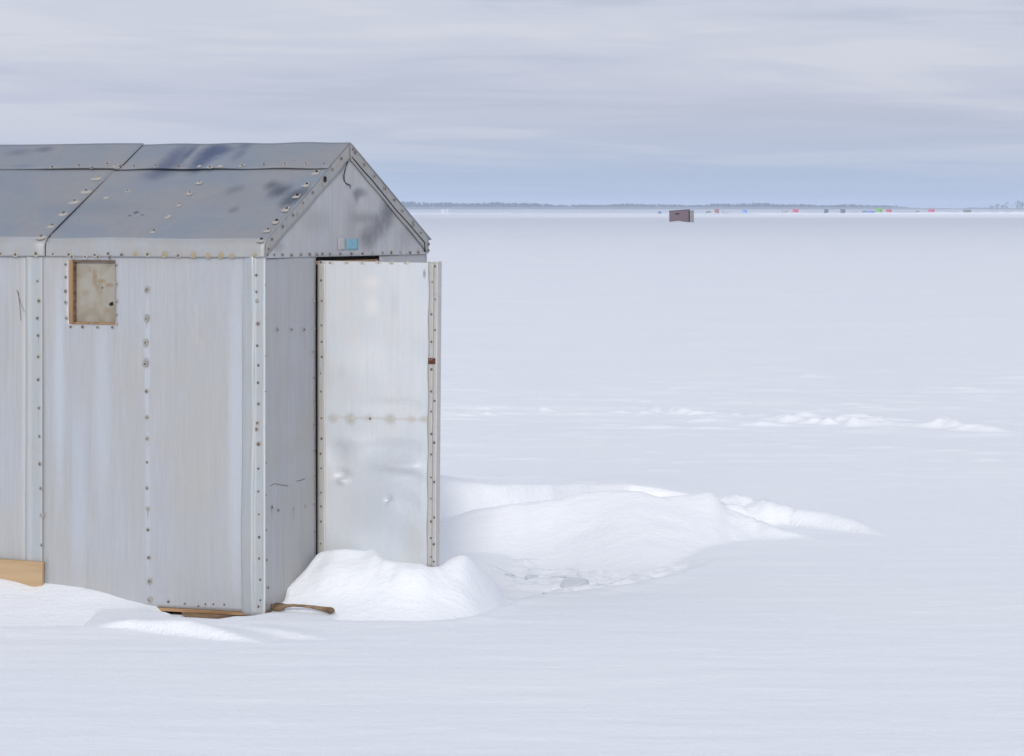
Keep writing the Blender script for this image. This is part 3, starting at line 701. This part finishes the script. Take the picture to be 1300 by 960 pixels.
def height(X, Y):
    near = np.exp(-((Y-17)/9)**2)
    h = .035*fbm(X*.16, Y*.12, 3, 3)
    h = h*np.clip((np.hypot(X*.5, Y-16)-3)/8, .15, 1)
    # wind-carved texture, longer across the wind
    s = fbm(X*.9+.3*Y, Y*2.1, 21, 4)
    far = np.clip((Y-21)/6, 0, 1)*np.exp(-np.clip(Y-60, 0, None)/160)
    h = h + far*.045*np.clip(s-.05, 0, None)**1.2
    s2 = fbm(X*2.1, Y*5.5, 31, 4)
    h = h + np.clip((Y-19)/5, 0.5, 1)*.010*s2*np.exp(-np.clip(Y-40, 0, None)/60)
    h = h + np.clip((16.5-Y)/2, 0, 1)*.003*fbm(X*2.6+.5*Y, Y*6, 37, 4)
    for q, w, ph in SAST:
        d = q.y; sx = w/F*d*.62; hh = ph/F*d*1.25; sy = max(.10, hh*1.7, .022*max(d-36, 0)+.03)
        m = (np.abs(X-q.x) < sx*3.2) & (Y > q.y-sy*2) & (Y < q.y+sy*8)
        if not m.any(): continue
        x, y = X[m]-q.x, Y[m]-q.y
        jag = np.clip(.6+.8*fbm(x*6+q.x*3, y*2+q.y, 41, 4), 0, 1.4)
        y = y + .35*sy*fbm(x*5, y*0+q.y, 43, 3)
        prof = np.where(y < 0, np.clip((y+sy)/sy, 0, 1)**1.3, np.exp(-np.clip(y, 0, None)/(sy*1.8)))
        sk = np.where(x < 0, np.exp(-(x/(sx*.7))**2), np.exp(-(x/(sx*1.2))**2))
        h[m] = np.maximum(h[m], h[m]*.5 + hh*prof*sk*jag)
    # hollow scoured by the wind around the hut: a crisp lip, then a rough icy floor
    rx, ry, _ = curve(rim); yr = np.interp(X, rx, ry) + .012*fbm(X*3, X*0, 49, 3)
    inx = sst((1.12-X)/.45)
    scoop = sst((Y-yr)/.16)*sst((20.4-Y)/1.5)*inx
    right = sst((X+.12)/.3)
    ice = fbm(X*3.2, Y*2.0, 51, 3)
    plate = np.abs(fbm(X*5, Y*3, 57, 4))
    h = h*(1-.6*scoop) + scoop*right*(.022*fbm(X*9, Y*5, 58, 4) + .03*np.abs(fbm(X*5, Y*3.5, 59, 3)) - .006) - scoop*(.038 + .024*sst((-1.2-X)/.25) + right*(.02 + .035 - .03*np.abs(ice) - .05*np.clip(.25-plate, 0, .25)*4*.5))
    h = h + np.exp(-((Y-yr+.12)/.16)**2)*inx*.010
    # banks and drifts
    tex = .010*fbm(X*2.5+Y, Y*2.2, 61, 4)
    ruf = fbm(X*1.4+Y*2.2, Y*3.1-X*2.0, 63, 4)
    fine_ = fbm(X*5+Y*6, Y*9-X*5, 65, 4)
    A_ = ridge(X, Y, bankA_front, bankA_crest, .9, -1.7, 1, .11, 5, -.09)
    B_ = ridge(X, Y, bankB_front, bankB_crest, 2.8, .9, 1, .05, 8, .0)
    kA, kB = np.clip((A_+.09)*6, 0, 1), np.clip(B_*6, 0, 1)
    A_ = A_ + kA*(.012*ruf + tex*.5 + .006*fine_); B_ = B_ + kB*(.012*ruf + .006*fine_)
    h = np.maximum(h, np.maximum(A_, B_-.006))
    L1 = ridge(X, Y, lens1_front, lens1_crest, 1.2, 1.25, 1, .05, 12)
    jag = fbm(X*4.5, Y*4.2, 71, 4); w_ = np.exp(-((X-1.34)/.22)**2)
    h = np.maximum(h, L1 + np.clip(L1*10, 0, 1)*(.010*jag + .012*fine_ + w_*(.09*jag + .05*fine_)))
    h = h + np.exp(-((X-1.33)/.2)**2-((Y-19.9)/.7)**2)*(.05*np.abs(fbm(X*7, Y*4, 91, 3))-.012)
    P_ = ridge(X, Y, pile_front, pile_crest, .75, 1.0, .45, .02, 15, FT)
    kP = np.clip((P_-FT)*8, 0, 1)
    lump = .020*fbm(X*5+2, Y*5, 81, 3) + .007*fbm(X*13, Y*13, 83, 3)
    blk = .034*sst((X+.56)/.06)*sst((-.34-X)/.08)*np.exp(-((Y-16.0)/.08)**2)
    blk = blk + .03*sst((X+.95)/.1)*sst((-.60-X)/.06)*np.exp(-((Y-16.08)/.1)**2)
    P_ = P_ + kP*(lump*.8 + blk)
    h = np.maximum(h, P_)
    Lf = ridge(X, Y, left_front, left_crest, .6, 1.0, 1, .02, 18, FTL)
    Lf = Lf + np.clip((Lf-FTL)*10, 0, 1)*(.008*fbm(X*2.2, Y*4, 87, 3) + .02*np.exp(-((X+1.95-(Y-15.6)*.9)/.22)**2)*np.exp(-((Y-15.9)/.25)**2))
    h = np.maximum(h, Lf)
    h = np.maximum(h, ridge(X, Y, left2_front, left2_crest, .5, 1.2, 1, .006, 24))
    h = np.maximum(h, ridge(X, Y, left3_front, left3_crest, .4, 1.2, 1, .006, 27))
    # wind scoop under the near corner of the hut, bare ground beneath its floor
    cxh, cyh = HUT.x, HUT.y
    u = (X-cxh)*math.cos(RZ)+(Y-cyh)*math.sin(RZ); v = -(X-cxh)*math.sin(RZ)+(Y-cyh)*math.cos(RZ)
    sc_ = np.exp(-((u+.02)/.16)**2)*sst((v-.05)/.05)*sst((.42-v)/.06)
    s2_ = np.exp(-((u+.02)/.14)**2)*sst((v+.03)/.05)*sst((.58-v)/.08)
    h = np.where(s2_ > .05, np.minimum(h, .02-.052*s2_), h)
    h = np.where(sc_ > .02, np.minimum(h, np.maximum(h-.05*sc_, -.10)), h)
    inside = (u > .03) & (v > .03) & (u < W-.03) & (v < LEN-.03)
    h = np.where(inside, np.minimum(h, -.07), h)
    return h

def axis(segs):
    out = []
    for a, b, s in segs: n = max(1, int(round((b-a)/s))); out += list(np.linspace(a, b, n, endpoint=False))
    return out
def geo(start, first, end, g):
    v, s, out = start, first, []
    while v < end: out.append(v); v += s; s *= g
    out.append(end); return out
ys = list(reversed([-q for q in geo(-11.2, .12, 1500, 1.18)]))[:-1]
ys = [y for y in ys if y < 11.2] + axis([(11.2, 14.4, .035), (14.4, 16.9, .018), (16.9, 22.5, .03), (22.5, 29, .055), (29, 33, .028), (33, 36, .055)]) + geo(36, .065, 9000, 1.02)
xr = axis([(0, 2.9, .024)]) + axis([(2.9, 5.4, .06)]) + geo(5.4, .08, 7000, 1.11)
xl = axis([(0, 2.9, .020)]) + axis([(2.9, 3.6, .06)]) + geo(3.6, .09, 7000, 1.14)
xs_ = [-x for x in reversed(xl[1:])] + xr
XS, YS = np.array(xs_), np.array(sorted(set(ys)))
XX, YY = np.meshgrid(XS, YS)
ZZ = height(XX, YY)
ZZ = np.where(YY > 700, ZZ*np.clip((1400-YY)/700, 0, 1), ZZ)
nx, ny = len(XS), len(YS)
co = np.stack([XX, YY, ZZ], -1).reshape(-1, 3).astype(np.float32)
idx = np.arange(nx*ny).reshape(ny, nx)
quads = np.stack([idx[:-1, :-1], idx[:-1, 1:], idx[1:, 1:], idx[1:, :-1]], -1).reshape(-1, 4).astype(np.int32)
me = bpy.data.meshes.new('snow_ground')
me.vertices.add(len(co)); me.vertices.foreach_set('co', co.ravel())
me.loops.add(quads.size); me.loops.foreach_set('vertex_index', quads.ravel())
me.polygons.add(len(quads)); me.polygons.foreach_set('loop_start', np.arange(0, quads.size, 4, dtype=np.int32))
me.polygons.foreach_set('loop_total', np.full(len(quads), 4, dtype=np.int32))
me.update(calc_edges=True); me.polygons.foreach_set('use_smooth', np.ones(len(quads), dtype=bool))
me.materials.append(M['snow'])
ground = bpy.data.objects.new('ground', me); COL.objects.link(ground); tag(ground, kind='structure')
def hz(x, y): return float(height(np.array([[x]]), np.array([[y]]))[0, 0])

# ------------------------------------------------------------------ loose things by the hut
board = None
bm = bmesh.new()
pA, pB, pC, pD = (SIDE.p(*SIDE.hit(x, y, .03), .03) for x, y in ((54,713.5),(-90,704),(-90,745),(53,752)))
n_ = Vector((-1, 0, 0))
fr = [bm.verts.new(p) for p in (pA, pB, pC, pD)]; bk = [bm.verts.new(p - n_*.018) for p in (pA, pB, pC, pD)]
bm.faces.new(fr); bm.faces.new(bk[::-1])
for i in range(4): bm.faces.new((fr[i], bk[i], bk[(i+1) % 4], fr[(i+1) % 4]))
bmesh.ops.bevel(bm, geom=bm.edges[:], offset=.002, segments=1, affect='EDGES')
board = link_bm('wooden_board', bm, M['board_wood']); board.matrix_world = HUT_MAT
tag(board, 'light tan wooden board on edge against the metal side wall, half buried in the drift', 'board')

bm = bmesh.new()
pts = [(346,771),(352,770.5),(358,770.5),(362,769.3),(372,768.6),(384,769.2),(396,770.6),(406,772.5),(414,774),(420,775.2),(422.5,775.5)]
rd = [.015,.020,.018,.009,.0065,.0065,.008,.0105,.0135,.016,.011]
dd = [15.74-.02*i for i in range(len(pts))]
P_l = []; DST = []
for (x, y), i in zip(pts, range(len(pts))):
    ds = np.linspace(15.2, 16.3, 220); qs = [at(x, y, d) for d in ds]
    hh_ = height(np.array([[q.x for q in qs]]), np.array([[q.y for q in qs]]))[0]
    k = next((j for j in range(len(qs)) if qs[j].z <= hh_[j] + .012), 120)
    DST.append(ds[k])
k_ = float(np.median(DST))                              # lie straight: one smooth line close to where the snow carries it
sl = np.polyfit(range(len(DST)), DST, 1)
for (x, y), i in zip(pts, range(len(pts))): P_l.append(at(x, y, sl[0]*i+sl[1]-.05))
tube(bm, P_l, rd, 9)
stick = link_bm('wooden_stick', bm, M['stick_wood'])
tag(stick, 'weathered brown wooden stick with thicker ends lying on the snow at the hut corner', 'stick')
STICK = P_l

def chunk(px, py, d, sx, sy, sz, seed):
    r = random.Random(seed); bm = bmesh.new()
    for k in range(22):
        a = r.uniform(0, 6.28); q_ = r.uniform(.7, 1.1)
        bm.verts.new((sx*q_*math.cos(a), sy*q_*math.sin(a), sz*r.uniform(-.7, .55)))
    rr_ = bmesh.ops.convex_hull(bm, input=bm.verts[:])
    bmesh.ops.delete(bm, geom=[g for g in rr_['geom_interior'] if isinstance(g, bmesh.types.BMVert)], context='VERTS')
    bmesh.ops.bevel(bm, geom=bm.edges[:], offset=sz*.12, segments=1, affect='EDGES')
    q = at(px, py, d)
    o = link_bm('ice_chunk', bm, M['ice']); o.location = (q.x, q.y, hz(q.x, q.y)+sz*.1)
    o.rotation_euler = (r.uniform(-.12, .2), r.uniform(-.35, .1), r.random()*3); return o
for px, py, d, sx, sy, sz, lab in ((655,729,18.0,.06,.05,.035,'small grey ice lump, leftmost in the hollow between snow heap and bank'),
                              (678,727,18.1,.05,.05,.04,'pale ice lump in the hollow, beside the leftmost grey lump'),
                              (728,738,17.7,.08,.08,.04,'wide tilted ice slab in the middle of the hollow below the snow bank'),
                              (768,735,17.8,.05,.06,.03,'thin flat ice slab at the right end of the hollow, below the bank'),
                              (700,745,17.3,.05,.05,.025,'small ice piece nearest the front lip of the hollow')):
    tag(chunk(px, py, d, sx, sy, sz, px), lab, 'ice chunk')

# ------------------------------------------------------------------ far things on the lake
def hutcol(c, rough=.7): return plain('painted hut wall', c, rough, 0, .12, 3)
def small_hut(name, px, w, h, d, col, label, cat='hut', roof=None, slope=0, group='fishing huts far across the lake', door=None, rz=0.0, depth=None, window=True):
    """plywood shelter: walls, roof sheet, door, window"""
    q = at(px, HY, d); r = empty(name, (q.x, q.y, 0), rz); tag(r, label, cat, group)
    dp = depth or w*.9; bm = bmesh.new()
    lo = [(-w/2,-dp/2),(w/2,-dp/2),(w/2,dp/2),(-w/2,dp/2)]
    tops = [h-slope, h, h, h-slope]
    a = [bm.verts.new((x, y, -.05)) for x, y in lo]; b = [bm.verts.new((x, y, t)) for (x, y), t in zip(lo, tops)]
    bm.faces.new(a[::-1]); bm.faces.new(b)
    for i in range(4): bm.faces.new((a[i], a[(i+1) % 4], b[(i+1) % 4], b[i]))
    link_bm('wall', bm, hutcol(col), r)
    bm = bmesh.new(); e = .08
    a = [bm.verts.new((x*(1+2*e/w), y*(1+2*e/dp), t+.004)) for (x, y), t in zip(lo, tops)]; b = [bm.verts.new((v.co.x, v.co.y, v.co.z+.09)) for v in a]
    bm.faces.new(a[::-1]); bm.faces.new(b)
    for i in range(4): bm.faces.new((a[i], a[(i+1) % 4], b[(i+1) % 4], b[i]))
    link_bm('roof', bm, hutcol(roof or tuple(x*.5 for x in col)), r)
    if door:
        bm = bmesh.new(); box(bm, (door[0], -dp/2-.05, .05), (door[1], -dp/2-.004, h*.86)); link_bm('door', bm, hutcol(door[2]), r)
    if window:
        bm = bmesh.new(); box(bm, (-w*.22, -dp/2-.03, h*.62), (-w*.02, -dp/2-.005, h*.74)); link_bm('window', bm, M['gap'], r)
    return r
DB = EYE*F/(282.5-HY)
sh = small_hut('wooden_shack', 862.5, 3.25, 2.06, DB, (.33, .205, .215), 'mauve brown wooden shack standing alone on the ice far behind the metal hut', 'shack', (.08, .085, .10), .25, None, rz=0.0, depth=2.4)
bm = bmesh.new(); box(bm, (1.45, -1.24, .02), (1.70, -1.204, 1.9)); link_bm('doorway', bm, M['gap'], sh)
bm = bmesh.new(); box(bm, (1.72, -1.75, .0), (2.28, -1.65, 2.0)); link_bm('door', bm, hutcol((.46, .42, .36)), sh)
bm = bmesh.new()
bmesh.ops.create_icosphere(bm, subdivisions=3, radius=1)
for v in bm.verts: v.co = Vector((v.co.x*3.0, v.co.y*.8, v.co.z*.22*(1+.4*math.sin(v.co.x*7))))
dr_ = link_bm('snow_drift', bm, M['snow'], None, True); q = at(856, HY, DB-1.6); dr_.location = (q.x, q.y, -.02); tag(dr_, kind='structure')

DF = 2350.0; PX = 1.22*DF/F                                  # metres per photo pixel at the far huts
def tent(px, wpx, hpx, col, label, group='domed shelters far across the lake'):
    q = at(px, HY, DF); w, h = wpx*PX, hpx*PX; bm = bmesh.new()
    bmesh.ops.create_uvsphere(bm, u_segments=16, v_segments=10, radius=1)
    for v in bm.verts:
        z = max(0, v.co.z); k = 1-.18*z; v.co = Vector((v.co.x*w/2*k, v.co.y*w/2*k, z*h))
    r = empty('pop_up_shelter', (q.x, q.y, -.02)); tag(r, label, 'shelter', group)
    link_bm('canopy', bm, hutcol(col), r, True)
    bm = bmesh.new(); box(bm, (-w*.12, -w*.52, .02), (w*.12, -w*.46, h*.55)); link_bm('door_flap', bm, hutcol(tuple(x*.5 for x in col)), r)
def fh(px, wpx, hpx, col, label, **kw):
    w = wpx*PX; return small_hut('fishing_hut', px, w, hpx*PX, DF+random.uniform(-8, 8), col, label, door=(w*.1, w*.36, tuple(x*.45 for x in col)), **kw)
tent(837.5, 5, 3.2, (.10, .20, .42), 'small blue domed shelter just left of the brown shack')
tent(899.5, 7.5, 3.6, (.20, .21, .21), 'grey domed shelter just right of the brown shack')
fh(910, 4.5, 5, (.42, .09, .09), 'dull red hut next to the grey domed shelter')
fh(945.5, 4.2, 4.6, (.18, .42, .85), 'light blue hut alone between the dull red and crimson huts')
fh(996.5, 7, 3.6, (.46, .47, .46), 'low pale grey hut just left of the bright crimson hut')
fh(1010, 5.6, 5, (.75, .05, .12), 'bright crimson hut beside the low pale grey hut')
fh(1049, 4, 5, (.03, .13, .11), 'dark green hut between the crimson hut and the grey violet one')
fh(1070, 4.8, 5, (.16, .13, .17), 'grey violet hut right of the dark green hut')
fh(1097.5, 4, 3.6, (.10, .26, .40), 'teal blue hut at the left end of the blue shelter')
fh(1105, 8.5, 3.4, (.20, .30, .85), 'long low violet blue shelter between teal hut and lime green hut')
fh(1116, 7, 6, (.22, .52, .05), 'lime green hut with dark roof, tallest in the far row', roof=(.02, .05, .04))
fh(1128.5, 5.4, 4.8, (.72, .05, .09), 'red hut with dark side right of the lime green hut')
fh(1182.5, 6, 5, (.72, .06, .18), 'pinkish red hut right of the low grey trailer')
fh(1228, 7.4, 4.4, (.20, .21, .17), 'olive grey hut farthest right in the row')
def vehicle(px, wpx, hpx, col, label, cat, name):
    q = at(px, HY, DF); w, h = wpx*PX, hpx*PX; r = empty(name, (q.x, q.y, 0)); tag(r, label, cat)
    bm = bmesh.new(); box(bm, (-w/2, -.9, .35), (w/2, .9, h*.65), 0, .12); box(bm, (-w*.5+.1, -.8, h*.65+.002), (-w*.18, .8, h), 0, .15); link_bm('body', bm, hutcol(col), r)
    for x in (-w*.32, w*.32):
        for y in (-.85, .85):
            bm = bmesh.new(); bmesh.ops.create_cone(bm, cap_ends=True, segments=16, radius1=.34, radius2=.34, depth=.22, matrix=Matrix.Translation((x, y, .34)) @ Matrix.Rotation(math.pi/2, 4, 'X')); link_bm('wheel', bm, M['gap'], r)
vehicle(1170, 12, 3.4, (.20, .20, .21), 'low grey pickup truck with trailer bed left of the pinkish red hut', 'truck', 'pickup_truck')
vehicle(921, 7, 3.4, (.45, .45, .45), 'pale grey car parked right of the dull red hut', 'car', 'parked_car')
# a standing figure far off
q = at(1087, HY, DF); bm = bmesh.new()
V = [(0,0,.95),(0,0,1.25),(0,0,1.5),(0,0,1.62),(0,0,1.78),(.1,0,.5),(.11,.02,.06),(-.1,0,.5),(-.11,-.02,.06),(.24,0,1.15),(.24,-.05,.85),(-.24,0,1.15),(-.24,-.05,.85),(.19,0,1.42),(-.19,0,1.42)]
E = [(0,1),(1,2),(2,3),(3,4),(0,5),(5,6),(0,7),(7,8),(2,13),(13,9),(9,10),(2,14),(14,11),(11,12)]
pm = bpy.data.meshes.new('person'); pm.from_pydata(V, E, []); per = bpy.data.objects.new('person', pm); COL.objects.link(per); per.location = (q.x, q.y, 0)
sk = per.modifiers.new('skin', 'SKIN')
for v, R in zip(pm.skin_vertices[0].data, (.17,.17,.15,.07,.11,.10,.08,.10,.08,.06,.05,.06,.05,.07,.07)): v.radius = (R, R*.8)
pm.skin_vertices[0].data[0].use_root = True
per.modifiers.new('smooth', 'SUBSURF').levels = 1; pm.materials.append(plain('dark clothing', (.07, .07, .08), .9))
tag(per, 'tiny figure in dark clothes standing on the ice left of the teal hut', 'person')

# far cottages on the left shore
for i, (px, wpx, lab) in enumerate(((562, 3.4, 'white cottage on the misty far shore, just right of the metal hut'), (567.5, 2.2, 'smaller white cottage right beside the other one on the far shore'))):
    d = 2750; q = at(px, HY, d); w = wpx*d/F; r = empty('cottage', (q.x, q.y, 0)); tag(r, lab, 'house', 'cottages on the far shore')
    bm = bmesh.new(); box(bm, (-w/2, -2, 0), (w/2, 2, 2.4)); link_bm('wall', bm, hutcol((.8, .8, .8)), r)
    bm = bmesh.new(); pr = [(-w/2-.2, 2.404), (w/2+.2, 2.404), (0, 3.6)]
    a = [bm.verts.new((x, -2.2, z)) for x, z in pr]; b = [bm.verts.new((x, 2.2, z)) for x, z in pr]; bm.faces.new(a); bm.faces.new(b[::-1])
    for k in range(3): bm.faces.new((a[k], b[k], b[(k+1) % 3], a[(k+1) % 3]))
    link_bm('roof', bm, M['snow'], r)
    bm = bmesh.new(); box(bm, (-w*.3, -2.06, .9), (-w*.1, -2.004, 1.7)); link_bm('window', bm, M['gap'], r)

# low bank of wind-blown snow along the far edge of the lake
bk_pts = [(-900, 292, .40), (200, 279.5, .5), (520, 276.4, .55), (700, 274.8, .55), (850, 273.4, .6), (960, 272.5, .7), (1100, 272.2, .7), (1280, 272.0, 1.0), (1500, 271.8, 1.5), (2200, 271.6, 1.5)]
bm = bmesh.new(); rings = []
for i in range(len(bk_pts)-1):
    for k in range(24):
        t = k/24; px, py, h = (bk_pts[i][j]*(1-t)+bk_pts[i+1][j]*t for j in range(3))
        q = on_ground(px, py); h = 1.4*h*(.75+.5*random.random())
        rings.append([bm.verts.new((q.x, q.y+a, z)) for a, z in ((0, -.05), (h*1.1, h*.7), (h*2.0, h), (h*8, h*.7), (h*30, -.1))])
for a, b in zip(rings, rings[1:]):
    for k in range(4): bm.faces.new((a[k], b[k], b[k+1], a[k+1]))
bank = link_bm('snow_bank', bm, M['snow'], None, True); tag(bank, kind='structure')

# ------------------------------------------------------------------ far wood and trees
M['wood'] = plain('bare winter woodland', (.055, .055, .055), .9, 0, .3, .05)
M['bark'] = plain('dark bark', (.06, .05, .045), .9)
M['needles'] = plain('dark evergreen needles', (.04, .05, .045), .9, 0, .4, 1.0)
def wood_clumps(n, x0, x1, ybase, hfun, name):
    vs, fs = [], []
    for k in range(n):
        x = RNG.uniform(x0, x1); y = ybase + RNG.uniform(0, 120) + max(0, -x)*.0
        H = hfun(x)*RNG.uniform(.72, 1.05); w = RNG.uniform(2.0, 5.5)
        m = 16
        for j in range(m):                              # each crown: many small tilted leafless twig sprays
            t = RNG.random(); z = H*(.12+.88*t); r = w*(1-t*.75)*RNG.random()
            a = RNG.uniform(0, 6.28); cx_, cy_ = x+r*math.cos(a), y+r*math.sin(a); s = RNG.uniform(.4, 1.3); tl = RNG.uniform(-.7, .7)
            i = len(vs)
            vs += [(cx_-s, cy_-s*.3, z-s*.9), (cx_+s, cy_+s*.3, z-s*.7+tl*.5), (cx_+s*.5, cy_+s*.5, z+s*.5), (cx_-s*.6, cy_-s*.2, z+s*.4-tl*.3), (cx_, cy_-s*.8, z)]
            fs += [(i, i+1, i+4), (i+1, i+2, i+4), (i+2, i+3, i+4), (i+3, i, i+4)]
    me = bpy.data.meshes.new(name); me.from_pydata(vs, [], fs); me.materials.append(M['wood'])
    o = bpy.data.objects.new(name, me); COL.objects.link(o); return tag(o, kind='stuff')
DT = 4200.0
def hf(x):
    px = x/DT*F+650
    return 1.2*(8.7 + 1.1*math.sin(px*.013+1) + .6*math.sin(px*.041) + .35*math.sin(px*.11+2) - 3.4*max(0, (px-800)/500) + .8*max(0, (640-abs(px-640))/640))
wd = wood_clumps(9000, -1500, 1000, DT, hf, 'far_wood'); tag(wd, 'hazy blue grey strip of bare woodland along the far shore', 'woodland')

def tree(px, d, hgt, spread, label, kind, group='trees on the right shore'):
    q = at(px, HY, d); r = empty(kind, (q.x, q.y, 0)); tag(r, label, 'tree', group)
    bm = bmesh.new(); lean = random.uniform(-.3, .3)
    tube(bm, [(0,0,-.1), (lean*.3,0,hgt*.35), (lean*.7,.1,hgt*.7), (lean,0,hgt*.95)], [.28,.22,.13,.04], 7)
    for k in range(9):
        z = hgt*random.uniform(.3, .85); a = random.uniform(0, 6.28); L = spread*random.uniform(.5, .95)*(1.1-z/hgt*.6)
        tube(bm, [(lean*.6, 0, z), (L*.6*math.cos(a), L*.6*math.sin(a), z+L*.35), (L*math.cos(a), L*math.sin(a), z+L*.7)], [.09,.06,.02], 5)
    link_bm('trunk', bm, M['bark'], r)
    vs, fs = [], []
    lob = [(random.uniform(-.6,.6)*spread, random.uniform(-.6,.6)*spread, hgt*random.uniform(.18,.9), spread*random.uniform(.35,.6)) for _ in range(7)]
    for k in range(420):
        lx, ly, lz, lr = random.choice(lob)
        v = Vector((random.gauss(0,1), random.gauss(0,1), random.gauss(0,1))).normalized()*lr*random.random()**.4
        c = Vector((lx, ly, lz))+v; c.z = min(c.z, hgt); s = random.uniform(.12, .42); i = len(vs)
        u = Vector((random.gauss(0,1), random.gauss(0,1), random.gauss(0,1))).normalized(); w = u.orthogonal().normalized()
        vs += [tuple(c+u*s), tuple(c+w*s*.6), tuple(c-u*s), tuple(c-w*s*.6)]; fs.append((i, i+1, i+2, i+3))
    me = bpy.data.meshes.new('crown'); me.from_pydata(vs, [], fs); me.materials.append(M['needles'])
    o = bpy.data.objects.new('crown', me); COL.objects.link(o); o.parent = r
DR = 3350.0; PR = DR/F
for px, hp, sp, kind, lab in ((1258, 9, 2.2, 'bare_tree', 'small faint bare tree, leftmost in the clump at the right edge'),
                        (1265.5, 11, 2.4, 'bare_tree', 'slim bare tree second from the left in the right edge clump'),
                        (1271, 9.5, 2.2, 'bare_tree', 'low bushy tree left of the round crowned tree'),
                        (1277, 15, 3.6, 'round_tree', 'round crowned tall tree in the middle of the clump at the right edge'),
                        (1285, 11, 1.9, 'bare_tree', 'thin upright tree between the two tallest crowns at the right edge'),
                        (1291.5, 18, 3.2, 'round_tree', 'tallest tree with a knobbly top near the right edge'),
                        (1298.5, 16, 4.2, 'round_tree', 'broad dense tree cut by the right edge of the view'),
                        (1307, 17, 4.2, 'round_tree', 'broad tree standing outside the clump beyond the right edge')):
    tree(px, DR+random.uniform(-25, 25), (hp*PR+1.8)*.88, sp*1.2, lab, kind)

# ------------------------------------------------------------------ air
def air(name, lo, hi, dens, col, aniso=.2):
    bm = bmesh.new(); box(bm, lo, hi); o = link_bm(name, bm, []); m, t, b = material(name)
    t.n.remove(b); v = t.node('ShaderNodeVolumePrincipled')
    v.inputs['Color'].default_value = (*col, 1); v.inputs['Density'].default_value = dens; v.inputs['Anisotropy'].default_value = aniso
    t.l.new(v.outputs[0], t.n['Material Output'].inputs['Volume']); o.data.materials.append(m); return tag(o, kind='stuff')
air('haze', (-7200, -1600, -1.2), (7200, 9200, 26), 1.9e-4, (.72, .83, 1.0))
air('blowing_snow', (-3000, 2480, -1.0), (3000, 3440, 3.4), 9e-4, (.95, .96, 1.0))
air('blowing_snow', (-2990, 2470, -.9), (2990, 3450, 5.4), 3.5e-4, (.95, .96, 1.0))

# ------------------------------------------------------------------ sky and sun
M['cloud'] = plain('cloud', (.85, .86, .88), 1.0, 0, .05, .01)
bm = bmesh.new()  # unseen cloud behind the camera, placed to shade the middle of the lake
bmesh.ops.create_uvsphere(bm, u_segments=96, v_segments=40, radius=1)
for v in bm.verts:
    p = v.co.copy(); k = 1 + .10*math.sin(p.x*9+p.y*4)*math.sin(p.y*11-p.x*3) + .05*math.sin(p.x*23+1)*math.sin(p.y*19)
    v.co = Vector((p.x*2600*k, p.y*400*k, (p.z*30*k if p.z > 0 else p.z*18)))
cloud = link_bm('cloud', bm, M['cloud'], None, True); cloud.location = (0, -985, 600); tag(cloud, kind='structure')
SUN_EL = math.radians(20); SH = Vector((-.03, -1, 0)).normalized()
w = bpy.data.worlds.new('World'); sc.world = w; w.use_nodes = True
t = NT(w.node_tree); bg = w.node_tree.nodes['Background']
sky = t.node('ShaderNodeTexSky', sky_type='NISHITA'); sky.sun_disc = False
sky.sun_elevation = SUN_EL; sky.sun_rotation = math.atan2(SH.x, SH.y); sky.air_density = 1; sky.dust_density = 2
sep = t.node('ShaderNodeSeparateXYZ'); t.put(sep, 0, t.coord('Generated'))
az = t.math('ARCTAN2', sep.outputs[0], sep.outputs[1]); el = t.math('MAXIMUM', sep.outputs[2], 0.0)
el = t.math('ADD', el, t.math('MULTIPLY', az, .012))
lz = t.math('LOGARITHM', t.math('ADD', t.math('MAXIMUM', el, 0), .022), 2.718)
def cl(sa, sz, seed, det, dist): 
    cb = t.node('ShaderNodeCombineXYZ'); t.put(cb, 0, t.math('MULTIPLY', az, sa)); t.put(cb, 1, t.math('MULTIPLY', lz, sz)); cb.inputs[2].default_value = seed
    return t.noise(cb.outputs[0], 1.0, det, .55, dist)
n1 = cl(6, 4.2, 2.7, 6, .5); n2 = cl(12, 9, 8.1, 6, .7); n3 = cl(3, 1.6, 5.2, 3, .2)
base = t.ramp(t.math('POWER', t.math('MAXIMUM', sep.outputs[2], 0), .5), [(0, (.47,.575,.775)), (.10, (.49,.59,.775)), (.17, (.635,.67,.80)), (.24, (.695,.725,.85)), (.36, (.80,.82,.90)), (.5, (.74,.78,.90)), (1, (.66,.71,.84))])
k = t.math('ADD', t.math('MULTIPLY', n1, .60), t.math('ADD', t.math('MULTIPLY', n2, .30), t.math('MULTIPLY', n3, .20)))
amt = t.rng(sep.outputs[2], .004, .03, .25, 1)
hi = t.math('MULTIPLY', t.rng(k, .535, .64), amt); lo = t.math('MULTIPLY', t.rng(k, .54, .45), amt)
c = t.mix(t.math('MULTIPLY', hi, .62), base, (.795, .805, .885)); c = t.mix(t.math('MULTIPLY', lo, .62), c, (.54, .595, .735))
sc10 = t.node('ShaderNodeVectorMath', operation='SCALE'); t.put(sc10, 0, c); sc10.inputs['Scale'].default_value = 9.0
final = t.mix(.94, sky.outputs[0], sc10.outputs[0])
t.put(bg, 'Color', final); bg.inputs['Strength'].default_value = .1

sd = bpy.data.lights.new('sun', 'SUN'); sun = bpy.data.objects.new('sun', sd); COL.objects.link(sun)
sd.energy = 1.75; sd.angle = math.radians(6); sd.color = (1, .955, .89)
dirv = Vector((SH.x*math.cos(SUN_EL), SH.y*math.cos(SUN_EL), math.sin(SUN_EL)))
sun.rotation_euler = dirv.to_track_quat('Z', 'Y').to_euler(); sun.location = (0, -20, 30)
